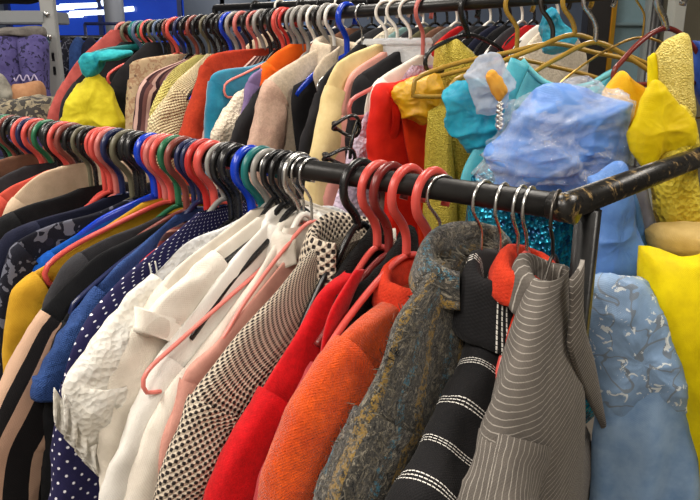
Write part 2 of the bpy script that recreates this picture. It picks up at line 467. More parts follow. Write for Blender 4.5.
def interp(tab, x):
    # piecewise-linear table of (depth below neck, half width)
    for (a, b), (c, d) in zip(tab, tab[1:]):
        if x <= c: return b + (d - b) * max(0, x - a) / (c - a)
    return tab[-1][1]
def garment(name, label, cat, rail, px, prof, mat, yaw=0.0, nw=.045, seam=.62, body_len=.62, tb=.030, t0=.008, flare=.04,
            sleeve=True, sa=.062, sb=.036, slen=.45, wr=1.0, seed=0, sleeve_mat=None, collar=None, group=None, s=None, outline=False,
            lean=0.0, puff=0.0, seam_bump=.003, dense=1.0, far_sleeve=True, neck_dip=0.0, sdir=None, hem_wave=0.0, yoff=0.0, far=None):
    """cloth on a hanger. prof: outer edge of the aisle side as (reach, height) from the rail, neck first.
    outline=True: sleeveless, the edge is the whole outline"""
    o, d, rz = frame(rail, px, s, yaw)
    P0 = fix_profile(prof, nw)
    zt = P0[0][1]
    base = Vector((o.x, o.y, o.z + zt)) + Vector((-d.y, d.x, 0)) * yoff
    t = thing(name, label, cat, base, rz, group)
    P0 = [Vector((r, 0, z - zt)) for r, z in P0]
    seg = [0]
    for a, b in zip(P0, P0[1:]): seg.append(seg[-1] + (b - a).length)
    plen = seg[-1]
    total = max(plen + .05, slen + .15) if not outline else max(plen, body_len)
    if total > plen + .02:
        last = (P0[-1] - P0[-2]).normalized(); q = P0[-1].copy(); left = total - plen
        dr = sdir if sdir is not None else .03
        tgt = Vector((dr, 0, -1)).normalized()
        while left > 0:
            last = (last * .45 + tgt * .55).normalized(); q = q + last * .06; P0.append(q.copy()); left -= .06
    NS = int(70 * dense)
    PR = catmull(P0, NS)
    dist = [0]
    for a, b in zip(PR, PR[1:]): dist.append(dist[-1] + (b - a).length)
    sd = seed * 7.31
    if outline: iseam = NS - 1
    else:
        want = seam * plen if seam <= 1 else seam
        iseam = max(3, min(range(NS), key=lambda i: abs(dist[i] - want)))
    # body
    M = int(44 * dense) // 2 * 2
    lv = [(PR[i].x, PR[i].z) for i in range(iseam + 1)]
    if not outline:
        rs, zs = lv[-1]
        k = int(max(6, (body_len + zs) / .02))
        for i in range(1, k + 1):
            dz = (body_len + zs) * i / k
            lv.append((rs - .012 * smooth01(dz / .1) + flare * smooth01(dz / .5), zs - dz))
    rings = []
    for (w, z) in lv:
        dp = -z
        ty = t0 + (tb - t0) * smooth01(dp / .16)
        ring = []
        for j in range(M):
            a = 2 * PI * j / M; c, sn = math.cos(a), math.sin(a)
            x = w * sgnpow(c, .75); y = ty * sgnpow(sn, .85)
            if far and c < 0: x = interp(far, -z) * sgnpow(c, .75)
            g = smooth01(dp / .25)
            y += wr * (.010 * g * nz(x * 9 + sd, z * 2.5, sd) + .005 * nz(x * 25 + sd, z * 9, 3 + sd + (1 if sn > 0 else 0)) * smooth01(dp / .06))
            if hem_wave: y += hem_wave * smooth01(dp / max(.1, body_len)) * math.sin(x * 60 + sd) * (1 if sn >= 0 else .8)
            y += lean * dp
            zz = z - neck_dip * math.exp(-(x / .05) ** 2) * (1 if sn > 0 else .4) * (1 - smooth01(dp / .12))
            ring.append(Vector((x, y, zz)))
        rings.append(ring)
    bm = BM(); loft(bm, rings, True, False, False)
    body = link('body', bm, mat, t)
    # sleeves
    if sleeve and not outline:
        K = int(36 * dense) // 2 * 2
        for side in ((1, -1) if far_sleeve else (1,)):
            rr = []
            i0 = max(0, iseam - 1)
            idx = [i for i in range(i0, NS) if dist[i] - dist[i0] <= slen]
            for q, i in enumerate(idx):
                T = (PR[min(i + 1, NS - 1)] - PR[max(i - 1, 0)]).normalized()
                Nn = Vector((-T.z, 0, T.x))
                if Nn.x < 0 and Nn.z < 0: Nn = -Nn
                l = dist[i] - dist[i0]
                g = smooth01(l / .10)
                a_ = sa * (.86 + .14 * g) + puff * math.sin(min(1, l / .16) * PI)
                b_ = (t0 + .012) + (sb - t0 - .012) * g + puff * .6 * math.sin(min(1, l / .16) * PI)
                if l < .012: a_ += seam_bump; b_ += seam_bump
                taper = 1 - .18 * smooth01((l - .12) / .4)
                a_ *= taper; b_ *= taper
                c0 = PR[i] - Nn * a_
                ring = []
                for j in range(K):
                    an = 2 * PI * j / K; cc, sn = math.cos(an), math.sin(an)
                    p = c0 + Nn * (a_ * sgnpow(cc, .9)) + Vector((0, b_ * sgnpow(sn, .85), 0))
                    nn = Nn * cc + Vector((0, sn, 0))
                    w1 = nz(l * 16 + sd, math.sin(an) * 1.3 + l * 5, math.cos(an) * 1.3 + sd)
                    w2 = nz(l * 45 + sd, math.sin(an) * 2.2 - l * 14, math.cos(an) * 2.2 - sd)
                    p = p + nn * wr * (.0060 * w1 + .0030 * w2) * smooth01(l / .03)
                    p.y += lean * (-PR[i].z) + wr * .006 * g * nz(l * 5, sd, 2)
                    p.x *= side
                    ring.append(p)
                rr.append(ring)
            # turned-in cuff
            lastr = rr[-1]; c = sum(lastr, Vector()) / K
            rr.append([c + (p - c) * .93 + Vector((0, 0, .001)) for p in lastr])
            rr.append([c + (p - c) * .90 + Vector((0, 0, .03)) for p in lastr])
            if side < 0: rr = [list(reversed(r)) for r in rr]
            bm = BM(); loft(bm, rr, True, False, True)
            link('sleeve', bm, sleeve_mat or mat, t)
    t['_'] = 0; del t['_']
    if collar: add_collar(t, nw, mat=collar.get('mat', mat), **{k: v for k, v in collar.items() if k != 'mat'})
    return t

def add_collar(t, nw, mat, hs=.020, hf=.040, ry=.026, out=.014, gap=28, dip=.05, grow=.004, z=0.0, x=0.0, thick=.0035, name='collar', face=1, tilt=0.0, slope=.55, seed=1.0):
    """stand-and-fall collar round the neck, open at the front, lying on the shoulders"""
    n = 48; rings = []
    prof = [(-.004, -.016), (-.001, hs * .4), (.002, hs * .9), (.006, hs * 1.05), (.011, hs * .85), (.011 + out * .5, hs - hf * .5), (.011 + out, hs - hf)]
    prof = [(p.x, p.z) for p in catmull([Vector((a, 0, b)) for a, b in prof], 16)]
    for i in range(n + 1):
        u = i / n
        ph = math.radians(gap + (360 - 2 * gap) * u) + face * PI / 2
        c, sn = math.cos(ph), math.sin(ph)
        fr = max(0, math.cos(ph - face * PI / 2)); end = smooth01(min(u, 1 - u) / .10)
        ring = []
        for k, (e, h) in enumerate(prof):
            v = k / (len(prof) - 1)
            w = nz(ph * 1.3, v * 2, seed) * .006 * v
            hh = h * (.75 + .25 * end) if h < 0 else h
            ring.append(Vector((x + (nw + grow + e * (.6 + .4 * abs(sn))) * c, (ry + e + w) * sn,
                                z + hh - dip * fr ** 1.5 - slope * max(0, e) * abs(c) - .012 * c * c + tilt * c + w * .5)))
        rings.append(ring)
    bm = BM(); loft(bm, rings, False)
    ob = link(name, bm, mat, t)
    md = ob.modifiers.new('s', 'SOLIDIFY'); md.thickness = thick; md.offset = 0
    return ob
def sheet(name, mat, parent, rows, thick=.003, smooth=True):
    """rows: list of lists of points -> thick cloth sheet"""
    bm = BM(); loft(bm, [[Vector(p) for p in r] for r in rows], False)
    ob = link(name, bm, mat, parent, smooth)
    md = ob.modifiers.new('s', 'SOLIDIFY'); md.thickness = thick; md.offset = 0
    return ob
def gridsheet(name, mat, parent, fn, nu=24, nv=24, thick=.003):
    return sheet(name, mat, parent, [[fn(i / (nu - 1), j / (nv - 1)) for i in range(nu)] for j in range(nv)], thick)
def pillow(name, mat, parent, outline, depth, thick, amp=.004, freq=14, seed=0, nang=64, nrad=18, folds=0.0, ffreq=90, sharp=1.0, lean=0.0, crease=0.0, crumple=0.0, stretch=1.25, fine=.5):
    """a stuffed / bunched cloth volume standing upright at one distance, with the given outline and real thickness"""
    P3 = [at(px, py, depth) for px, py in outline]
    yc = sum((p.y for p in P3), 0) / len(P3)
    pts = []
    for px, py in outline:
        r = ray(px, py); pts.append(CAM + r * (yc / r.y))
    loop = pts + [pts[0]]
    ring = catmull([Vector((p.x, 0, p.z)) for p in loop], nang + 1)[:-1]
    c = sum(ring, Vector()) / len(ring)
    rings = []; sd = seed * 3.7
    for k in range(nrad + 1):
        th = .02 + (PI - .04) * k / nrad
        sc = math.sin(th) ** (.8 * sharp); yy = -math.copysign(abs(math.cos(th)) ** .9, math.cos(th)) * thick
        rr = []
        for p in ring:
            q = c + (p - c) * sc
            dn = amp * nz(q.x * freq + sd, q.z * freq, yy * freq + sd) + amp * .5 * nz(q.x * freq * 2.7 + sd, q.z * freq * 2.2, yy * 30)
            if crease:
                a = nz(q.x * freq * 1.2 + sd + 9, q.z * freq * 1.2, sd); dn += crease * (abs(a) ** .6 - .5)
            if crumple:
                wq = q + Vector((nz(q.x * 9, q.z * 9, sd), nz(q.z * 9, q.x * 9, sd + 4), 0)) * .03
                for o_, am in ((1, 1), (2.3, .55 * fine), (5.1, .28 * fine)):
                    dn += crumple * am * ((1 - abs(nz(wq.x * freq * o_ + sd, yy * freq * o_, wq.z * freq * stretch * o_))) ** 3 - .45)
            if folds: dn += folds * math.sin(q.x * ffreq + 2.2 * nz(q.x * 6, q.z * 3, sd)) * (1 if th < PI / 2 else -.3)
            d = (p - c).normalized() * math.sin(th)
            sr = math.sin(th) ** 2
            rr.append(Vector((q.x + d.x * dn * sr, yc + yy - dn * math.cos(th) + lean * (c.z - q.z), q.z + d.z * dn * sr)))
        rings.append(rr)
    bm = BM(); loft(bm, rings, True, True, True)
    bmesh.ops.recalc_face_normals(bm, faces=bm.faces)
    o = link(name, bm, mat, None)
    if parent:
        bpy.context.view_layer.update()
        inv = Matrix.Translation(parent.location) @ Matrix.Rotation(parent.rotation_euler.z, 4, 'Z')
        o.data.transform(inv.inverted()); o.parent = parent
    else:
        o.data.transform(Matrix.Translation(-Vector((c.x, yc, c.z)))); o.location = (c.x, yc, c.z)
    return o
# ------------------------------------------------------------------ palette
PL = {  # hanger colours
 'coral': plastic('coral_plastic', (204, 78, 70), .32), 'red': plastic('red_plastic', (178, 44, 40), .32),
 'darkred': plastic('dark_red_plastic', (112, 36, 34), .3), 'pink': plastic('pink_plastic', (188, 104, 98), .32),
 'rosewire': plastic('rose_coated_wire', (226, 128, 118), .35),
 'black': plastic('black_plastic', (24, 24, 26), .28), 'navy': plastic('navy_plastic', (28, 36, 74), .3),
 'blue': plastic('bright_blue_plastic', (16, 56, 178), .25), 'greyblue': plastic('grey_blue_plastic', (84, 100, 128), .3),
 'teal': plastic('teal_plastic', (24, 104, 104), .3), 'green': plastic('green_plastic', (34, 100, 68), .3),
 'olive': plastic('olive_plastic', (96, 92, 74), .35), 'grey': plastic('grey_plastic', (140, 138, 134), .3),
 'white': plastic('white_plastic', (226, 222, 214), .3), 'maroon': plastic('maroon_plastic', (122, 62, 54), .3),
 'clear': film('clear_plastic', (235, 238, 242), .38, .08, 60, .2, .1),
 'gold': plastic('gold_plastic', (158, 124, 46), .28), 'wood': plastic('brown_varnished_wood', (108, 40, 34), .25),
 'silver': metal('steel_wire', (190, 190, 188), .28), 'gunmetal': metal('dark_steel_wire', (88, 84, 80), .35),
 'brass': metal('brass_wire', (196, 160, 84), .3)}
CN = {'coral': 'coral plastic', 'red': 'red plastic', 'darkred': 'dark red plastic', 'pink': 'pink plastic', 'black': 'black plastic',
      'navy': 'navy plastic', 'blue': 'bright blue plastic', 'greyblue': 'grey-blue plastic', 'teal': 'teal plastic', 'green': 'green plastic',
      'olive': 'olive plastic', 'grey': 'grey plastic', 'white': 'white plastic', 'maroon': 'brownish red plastic', 'clear': 'clear plastic',
      'gold': 'gold plastic', 'wood': 'brown wooden', 'silver': 'steel wire', 'gunmetal': 'dark wire', 'brass': 'brass wire', 'rosewire': 'rose coated wire'}
BLACKP = worn_paint('worn_black_paint', (20, 20, 21), (120, 108, 92), .66, .34)
BLACKP2 = worn_paint('scuffed_black_paint', (22, 21, 20), (164, 136, 88), .585, .3)

# ------------------------------------------------------------------ the room
def room():
    X0, X1, Y0, Y1, H = -4.2, 3.6, -2.0, 6.0, 3.0
    bm = BM(); box(bm, ((X0 + X1) / 2, (Y0 + Y1) / 2, -.05), (X1 - X0 + .4, Y1 - Y0 + .4, .1)); struct(link('floor', bm, plain('floor_vinyl', (120, 112, 102), .5, 3), smooth=False))
    bm = BM(); box(bm, ((X0 + X1) / 2, (Y0 + Y1) / 2, H + .05), (X1 - X0 + .4, Y1 - Y0 + .4, .1)); struct(link('ceiling', bm, plain('ceiling_board', (214, 212, 206), .9, 3), smooth=False))
    for nm, c, s, m in (('wall_left', (X0 - .05, (Y0 + Y1) / 2, H / 2), (.1, Y1 - Y0, H), (116, 122, 132)),
                        ('wall_right', (X1 + .05, (Y0 + Y1) / 2, H / 2), (.1, Y1 - Y0, H), (118, 116, 110)),
                        ('wall_front', ((X0 + X1) / 2, Y0 - .05, H / 2), (X1 - X0, .1, H), (196, 190, 180)),
                        ('wall_back', ((X0 + X1) / 2, Y1 + .05, H / 2), (X1 - X0, .1, H), (104, 118, 142))):
        bm = BM(); box(bm, c, s); struct(link(nm, bm, plain(nm + '_paint', m, .8, 4), smooth=False))
room()
def lamp(name, x, y, z, lx, ly, e, label):
    t = thing(name, label, 'ceiling light', (x, y, z), 0, 'fluorescent ceiling lights')
    bm = BM(); box(bm, (0, 0, .03), (lx + .06, ly + .06, .05), .01); link('housing', bm, PLAINW, t, False)
    bm = BM()
    for k in (-1, 1): cyl(bm, (k * lx * .25, -ly * .47, -.012), (k * lx * .25, ly * .47, -.012), .014, 12)
    link('tube', bm, TUBE, t)
    ld = bpy.data.lights.new('ceiling_light_glow', 'AREA'); ld.shape = 'RECTANGLE'; ld.size = lx; ld.size_y = ly; ld.energy = e; ld.color = (1, .93, .84)
    lo = bpy.data.objects.new('ceiling_light_glow', ld); COL.objects.link(lo); lo.location = (0, 0, -.05); lo.parent = t
PLAINW = plain('white_enamel', (225, 224, 220), .4); TUBE = emit('lit_tube', (255, 240, 220), 6)
LAMPS = [(-1.75, .25, 62), (-.55, -.75, 34), (-.3, 1.75, 26), (1.3, .6, 30), (-2.3, 2.5, 26), (.9, 3.3, 22), (-1.0, 4.7, 20)]
for i, (x, y, e) in enumerate(LAMPS):
    lamp('ceiling_light', x, y, 2.93, .34, 1.25, e, ['fluorescent ceiling light above the left part of the front rail', 'fluorescent ceiling light nearest above the viewer', 'fluorescent ceiling light above the middle of the rear rail', 'fluorescent ceiling light above the party dresses', 'fluorescent ceiling light above the far left shelving', 'fluorescent ceiling light near the glass door', 'fluorescent ceiling light deepest in the room, near the blue window'][i])

# blue lit window, pillar, doorway on the right
def window():
    a = at(40, 66, 6.0); b = at(186, -60, 6.0)
    y = 5.97
    x0, x1, z0, z1 = -2.75, -1.02, 1.25, 2.62
    bm = BM(); box(bm, ((x0 + x1) / 2, y, (z0 + z1) / 2), (x1 - x0, .02, z1 - z0))
    m, nt, bs = newmat('blue_lit_glass')
    ov = objvec(nt); n = noisetex(nt, ov, 2.2, 3)
    bs.inputs['Base Color'].default_value = (.005, .015, .08, 1); bs.inputs['Roughness'].default_value = .15
    c = mix_(nt, n.outputs['Fac'], rgb(14, 40, 150), rgb(34, 84, 215)); L(nt, c, bs.inputs['Emission Color']); bs.inputs['Emission Strength'].default_value = .6
    w = struct(link('window_1', bm, m, smooth=False))
    bm = BM()
    for q in (0, .43, .80, 1):
        box(bm, (x0 + (x1 - x0) * q, y - .03, (z0 + z1) / 2), (.035, .05, z1 - z0 + .05))
    for z in (z0, z1): box(bm, ((x0 + x1) / 2, y - .03, z), (x1 - x0, .05, .04))
    link('window_frame', bm, plastic('window_dark_blue_paint', (30, 44, 92), .4), w, False)
    # glowing rods before the glass stand in for fluorescent tubes reflected in it
    tm = emit('tube_reflection_glow', (225, 240, 255), 3.0)
    for i, (px, py, wd) in enumerate(((62, 8.5, .10), (80, 6.5, .15), (68, 16, .12), (88, 13.5, .14), (107, 3.5, .03), (128, 10, .05))):
        p = at(px, py, 5.62)
        bm = BM(); cyl(bm, (-wd, 0, 0), (wd, 0, .01), .019 if wd > .04 else .022, 12)
        o = link('tube_reflection', bm, tm); o.location = (p.x, 5.92, p.z)
        tag(o, ['white tube reflection at the upper left of the blue window', 'longest white tube reflection high in the blue window', 'white tube reflection lowest at left in the blue window', 'white tube reflection below the longest one in the blue window',
                'tiny lamp reflection near the grey pillar', 'short tube reflection right of the grey pillar'][i], 'lamp', 'tube reflections in the blue window')
window()
bm = BM(); p = at(115, 20, 4.6); box(bm, (p.x, p.y, 1.5), (.10, .12, 3.0), .008); tag(link('pillar', bm, plain('grey_pillar_paint', (118, 124, 136), .6)), 'slim grey pillar in front of the blue window', 'pillar')
# pale blue-grey boards on the back wall
for (xa, xb, c, nm, lb) in ((184, 268, (120, 132, 152), 'wall_panel', 'grey-blue wall board above the far hangers'), (271, 330, (120, 158, 216), 'wall_panel', 'lighter blue wall board right of the grey-blue one')):
    a = at(xa, 5, 6.0); b = at(xb, 5, 6.0)
    bm = BM(); box(bm, ((a.x + b.x) / 2 * 5.93 / a.y, 5.93, 2.0), ((b.x - a.x) * 5.93 / a.y, .03, 1.3), .005); tag(link(nm, bm, plain('panel_' + str(xa), c, .5)), lb, 'wall board')
def doorway():
    # black jamb with gold edge, blue-grey glazed door and grey posts to its right
    d = 3.3
    def col(px0, px1, dd): 
        a = at(px0, 30, dd); b = at(px1, 30, dd); return (a.x + b.x) / 2, a.y, abs(b.x - a.x)
    t = thing('door_frame', 'black door post with gold edge beside a blue-grey glass door', 'door frame', (at(600, 30, d).x, at(600, 30, d).y, 0))
    ox, oy = t.location.x, t.location.y
    def part(name, px0, px1, dd, dep, mat, z0=0, z1=2.6):
        x, y, w = col(px0, px1, dd)
        bm = BM(); box(bm, (x - ox, y - oy, (z0 + z1) / 2), (w, dep, z1 - z0), .004); return link(name, bm, mat, t, False)
    part('jamb', 584, 606, d, .10, plastic('black_jamb', (20, 18, 18), .4))
    part('gold_edge', 606, 611, d, .11, metal('gold_edge_metal', (206, 160, 60), .35))
    part('stile', 643, 652, d, .08, plain('grey_stile', (128, 134, 134), .5))
    part('stile', 668, 680, d - .1, .08, plain('pale_stile', (168, 170, 164), .5))
    part('panel', 652, 668, d + .03, .03, plain('olive_panel', (110, 106, 92), .7))
    part('panel', 680, 740, d + .03, .03, plain('olive_grey_panel', (116, 112, 96), .7))
    g = part('glass', 611, 643, d + .02, .02, plastic('blue_grey_glass', (108, 132, 140), .12))
    part('rail', 611, 643, d, .04, plain('glass_rail', (100, 120, 126), .5), 1.72, 1.735)
doorway()

# ------------------------------------------------------------------ racks
def racks():
    t = thing('garment_rack', 'worn black steel garment rack in front carrying the packed coats', 'clothes rack', (FRONT.p.x, FRONT.p.y, 0))
    O = Vector((FRONT.p.x, FRONT.p.y, 0)); zr = FRONT.p.z
    Cn = Vector((0, 0, zr)); B = -NDIR
    bm = BM(); tube(bm, [Cn, Cn + FRONT.d * 2.9], .0125, 20); link('rail', bm, BLACKP, t)
    bm = BM(); tube(bm, [Cn - B * .004, Cn + B * .60], .0135, 20); link('end_bar', bm, BLACKP2, t)
    bm = BM(); tube(bm, [Cn + RDIR * .014, Cn + RDIR * -.012 + Vector((0, 0, -.001))], .0138, 18); bmesh.ops.create_icosphere(bm, subdivisions=2, radius=.0142, matrix=Matrix.Translation(Cn)); link('corner_joint', bm, BLACKP2, t)
    for k, (u, v) in enumerate(((.054, 0), (.55, 0), (.054, 2.85), (.55, 2.85))):
        q = B * u + RDIR * v
        bm = BM(); ang = math.atan2(B.y, B.x)
        R = Matrix.Rotation(ang, 3, 'Z'); zp = zr + FRONT.d.z * v - .010; box(bm, (q.x, q.y, zp / 2 + .015), (.019, .021, zp - .03), .002, R); link('post', bm, BLACKP, t)
    for v in (0, 2.85):
        bm = BM(); q = B * .3 + RDIR * v; R = Matrix.Rotation(math.atan2(B.y, B.x), 3, 'Z'); box(bm, (q.x, q.y, .02), (.66, .03, .03), .003, R); link('foot_bar', bm, BLACKP, t)
    bm = BM(); q = B * .3 + RDIR * 1.425; R = Matrix.Rotation(math.atan2(RDIR.y, RDIR.x), 3, 'Z'); box(bm, (q.x, q.y, .12), (2.85, .02, .02), .002, R); link('lower_bar', bm, BLACKP, t)
    bm = BM(); q0 = Cn + FRONT.d * 2.85; tube(bm, [q0, q0 + B * .6], .0125, 16); link('end_bar', bm, BLACKP, t)
    # rear rack
    s0, s1 = BACK.s_of(770) - .1, BACK.s_of(118)
    p0, p1 = BACK.pt(s0), BACK.pt(s1)
    t = thing('garment_rack', 'black garment rack behind, its high rail crossing the top of the photo', 'clothes rack', (p0.x, p0.y, 0))
    O = Vector((p0.x, p0.y, 0))
    bm = BM(); tube(bm, [p0 - O, p1 - O], .0125, 20); link('rail', bm, BLACKP, t)
    for p in (p0, p1):
        q = p - O
        bm = BM(); tube(bm, [Vector((q.x, q.y, .02)), q], .0125, 14); link('post', bm, BLACKP, t)
        bm = BM(); R = Matrix.Rotation(math.atan2(B.y, B.x), 3, 'Z'); box(bm, (q.x, q.y, .015), (.5, .03, .03), .003, R); link('foot_bar', bm, BLACKP, t)
racks()

# ------------------------------------------------------------------ fabrics
F = {}
F['grey_pin'] = fabric('grey_pinstripe', (104, 98, 92), (92, 87, 82), pattern=p_pin('v', .0066, .0010, (164, 158, 150), False))
F['grey_pin_u'] = fabric('grey_pinstripe_upright', (104, 98, 92), (92, 87, 82), pattern=p_pin('u', .0066, .0010, (164, 158, 150), False))
F['grey_pin_lapel'] = fabric('grey_pinstripe_lapel', (100, 94, 88), (88, 83, 78), pattern=p_pin('v', .0072, .0010, (178, 172, 164), False))
F['black_st'] = fabric('black_topstitched', (26, 25, 27), (20, 20, 22), pattern=p_stitch, sheen=.05, wb=.3)
F['tweed'] = fabric('boucle_tweed', (80, 80, 78), pattern=p_tweed, wb=1.0, sheen=.3)
F['orange'] = fabric('orange_wool', (224, 82, 6), (198, 64, 4), pattern=p_fuzz, wb=.7, sheen=.25)
F['orangered'] = fabric('orange_red_wool', (214, 62, 34), (190, 48, 26), pattern=p_fuzz, wb=.4)
F['rose'] = fabric('rose_wool', (188, 72, 74), (160, 54, 58), pattern=p_fuzz)
F['red'] = fabric('scarlet_wool', (206, 14, 24), (184, 8, 18), pattern=p_fuzz, wb=.25, sheen=.1)
F['fur'] = fabric('black_fleece', (26, 25, 26), (14, 14, 15), pattern=p_fuzz, wb=1)
F['hound'] = fabric('cream_black_bird_eye', (214, 200, 180), (200, 186, 168), pattern=p_hound, wb=.8)
F['greylin'] = fabric('mottled_grey_lining', (128, 122, 118), (96, 92, 90), pattern=p_fuzz)
F['dustpink'] = fabric('dusty_pink', (208, 152, 138), (190, 134, 122), rough=.75)
F['cream'] = fabric('cream_suiting', (224, 217, 206), (212, 204, 192), rough=.8)
F['white'] = fabric('white_cotton', (226, 223, 217), (214, 210, 203), rough=.8)
F['ivory'] = fabric('ivory_cotton', (220, 212, 199), (206, 198, 185), rough=.8)
F['lace'] = fabric('white_eyelet', (220, 220, 220), (206, 208, 212), pattern=p_lace, wb=.8)
F['ruffle'] = fabric('white_crinkled', (222, 218, 208), (208, 206, 200), pattern=p_lace, wb=.6)
F['pblue'] = fabric('pale_blue_cotton', (150, 172, 204), (134, 156, 190))
F['seagreen'] = fabric('dull_sea_green', (120, 150, 148), (104, 134, 132))
F['polka'] = fabric('navy_polka_dot', (36, 34, 74), (30, 28, 64), pattern=p_dots)
F['denim'] = fabric('puckered_denim', (52, 82, 142), (38, 64, 118), pattern=p_pucker, wb=1)
F['blackc'] = fabric('black_cotton', (26, 27, 30), (18, 19, 22))
F['beigeblack'] = fabric('beige_black_band', (30, 28, 30), pattern=p_stripes('u', [(192, 158, 134), (24, 22, 24), (24, 22, 24), (186, 150, 128), (24, 22, 24)], .085))
F['plaid'] = fabric('plaid_brown', (110, 60, 56), pattern=p_stripes('v', [(66, 44, 46), (150, 112, 100), (96, 44, 44), (60, 48, 50)], .030))
F['mustard'] = fabric('mustard_cotton', (196, 152, 40), (176, 132, 30))
F['greenpat'] = fabric('green_patterned', (110, 150, 120), pattern=p_floral((196, 190, 150), (50, 80, 70), 60, .5))
F['bblue'] = fabric('bright_blue_cotton', (8, 84, 176), (4, 66, 150))
F['navy'] = fabric('dark_navy_cotton', (26, 30, 52), (18, 21, 40))
F['navyfl'] = fabric('navy_white_flourish', (22, 24, 36), pattern=p_floral((96, 98, 112), (30, 30, 44), 26, .60))
F['charcoal'] = fabric('charcoal_knit', (58, 58, 62), (44, 44, 48))
F['brown'] = fabric('brown_suede', (120, 84, 66), (100, 68, 54))
F['sand'] = fabric('sand_satin', (206, 182, 156), (186, 162, 136), rough=.5)
F['coralc'] = fabric('coral_cotton', (206, 86, 70), (180, 68, 56))
# rear rack
F['yellowp'] = fabric('soft_yellow', (214, 200, 42), (196, 180, 30), rough=.6)
F['tan'] = fabric('tan_patterned', (196, 172, 138), pattern=p_floral((166, 132, 104), (120, 96, 80), 40, .55))
F['stripepink'] = fabric('pink_brown_stripe', (150, 110, 104), pattern=p_stripes('u', [(196, 160, 150), (110, 74, 72), (60, 40, 44)], .03))
F['purple'] = fabric('dull_purple', (132, 112, 156), (114, 96, 138))
F['creamk'] = fabric('cream_cable_knit', (224, 208, 168), (206, 188, 146), pattern=p_knit, wb=.8)
F['lemonk'] = fabric('lemon_knit', (218, 206, 126), (200, 186, 106), pattern=p_knit, wb=.8)
F['rust'] = fabric('rust_wool', (188, 62, 34), (166, 50, 28), pattern=p_fuzz, wb=.3)
F['turq'] = fabric('turquoise_velvet', (16, 134, 168), (8, 108, 142), rough=.5, sheen=.6)
F['whitek'] = fabric('off_white_ruffle', (226, 214, 194), (206, 194, 174), pattern=p_lace, wb=.8)
F['lilac'] = fabric('lilac_lace', (206, 190, 206), (188, 170, 192), pattern=p_lace, wb=1)
F['orangeb'] = fabric('vivid_orange', (240, 104, 22), (226, 84, 14))
F['fleece'] = fabric('cream_fleece', (222, 206, 184), (204, 186, 162), pattern=p_fuzz, wb=.5)
F['peach'] = fabric('peach_fleece', (214, 182, 162), (196, 162, 144), pattern=p_fuzz, wb=.5)
F['butter'] = fabric('butter_suiting', (226, 206, 152), (212, 190, 134), rough=.7)
F['pinks'] = fabric('pink_suiting', (226, 164, 150), (210, 146, 134))
F['blackw'] = fabric('black_wool', (34, 33, 36), (24, 24, 27))
F['reds'] = fabric('red_crepe', (222, 36, 16), (204, 24, 12), rough=.6)
F['redd'] = fabric('deep_red_crepe', (180, 12, 16), (160, 8, 14), rough=.6)
F['redo'] = fabric('orange_red_crepe', (232, 62, 20), (218, 48, 16), rough=.6)
F['satiny'] = fabric('mustard_satin', (216, 166, 22), (196, 140, 12), rough=.35, spec=.5)
F['olivegl'] = sequin('olive_gold_glitter', (168, 148, 40), (206, 186, 70), 420, .45, .25)
F['aqua'] = fabric('aqua_satin', (70, 172, 186), (50, 150, 168), rough=.45, spec=.5)
F['aquatul'] = fabric('aqua_tulle', (36, 176, 204), (24, 150, 186), rough=.5, trans=.25, pattern=p_pucker)
F['seq'] = sequin('peacock_sequins', (4, 58, 98), (20, 150, 180), 150, .25, .6)
F['bluesat'] = fabric('cornflower_satin', (100, 148, 218), (84, 130, 206), rough=.42, spec=.5)
F['embro'] = fabric('blue_silver_embroidery', (138, 170, 208), pattern=p_squiggle, rough=.4, spec=.6)
F['tulleb'] = fabric('pale_blue_tulle', (138, 166, 198), (112, 144, 182), rough=.6, trans=.12)
F['yelltul'] = fabric('yellow_tulle', (236, 214, 0), (214, 190, 0), rough=.55)
F['yellsheer'] = fabric('sheer_yellow_organza', (240, 214, 10), (226, 196, 4), rough=.5, trans=.22)
F['goldlace'] = fabric('gold_lace', (224, 204, 74), (196, 172, 46), pattern=p_lace, wb=1, rough=.5)
F['goldgl'] = sequin('gold_glitter', (214, 190, 84), (244, 226, 130), 420, .4, .2)
F['nude'] = fabric('nude_satin', (206, 178, 112), (188, 158, 92), rough=.5)
F['marigold'] = fabric('marigold_satin', (234, 178, 24), (220, 158, 12), rough=.5)
FILM = film('crinkled_clear_film', (245, 248, 255), .86, .06, 26, 1.0, .35)  # crinkle haze of the film; its whiter mottling also stands in for sheen

# ------------------------------------------------------------------ the front rail, right to left
ORD = {}
def arms_of(prof, nw=.045, drop=.010, reach=.185):
    P = fix_profile(prof, nw)
    a = [(0, P[0][1] + .012)]
    for r, z in P:
        if r > reach: break
        a.append((r, z - drop))
    if a[-1][0] < .15:
        (r0, z0) = a[-1]; a.append((min(reach, r0 + .06), z0 - .05))
    return a
def hang(px, colr, style, prof=None, label=None, yaw=0.0, rail=FRONT, hook=None, zn=None, nw=.045, reach=.185, drop=.020, arms=None, R=None, group=None, **kw):
    if prof: arms = arms_of(prof, nw, drop, reach); kw.setdefault('tip_loop', False)
    if arms: zn = arms[0][1]
    return hanger(rail, px, PL[colr], style, arms, zn if zn is not None else -.085, yaw, label, group or ('hangers on the front rail' if rail is FRONT else 'hangers on the rear rail'), PL[hook] if hook else None, R, **kw)
FP = lambda px, yaw, pts: make_profile(FRONT, px, yaw, pts)
BP = lambda px, yaw, pts: make_profile(BACK, px, yaw, pts)
GF, GB = 'clothes on the front rail', 'clothes on the rear rail'

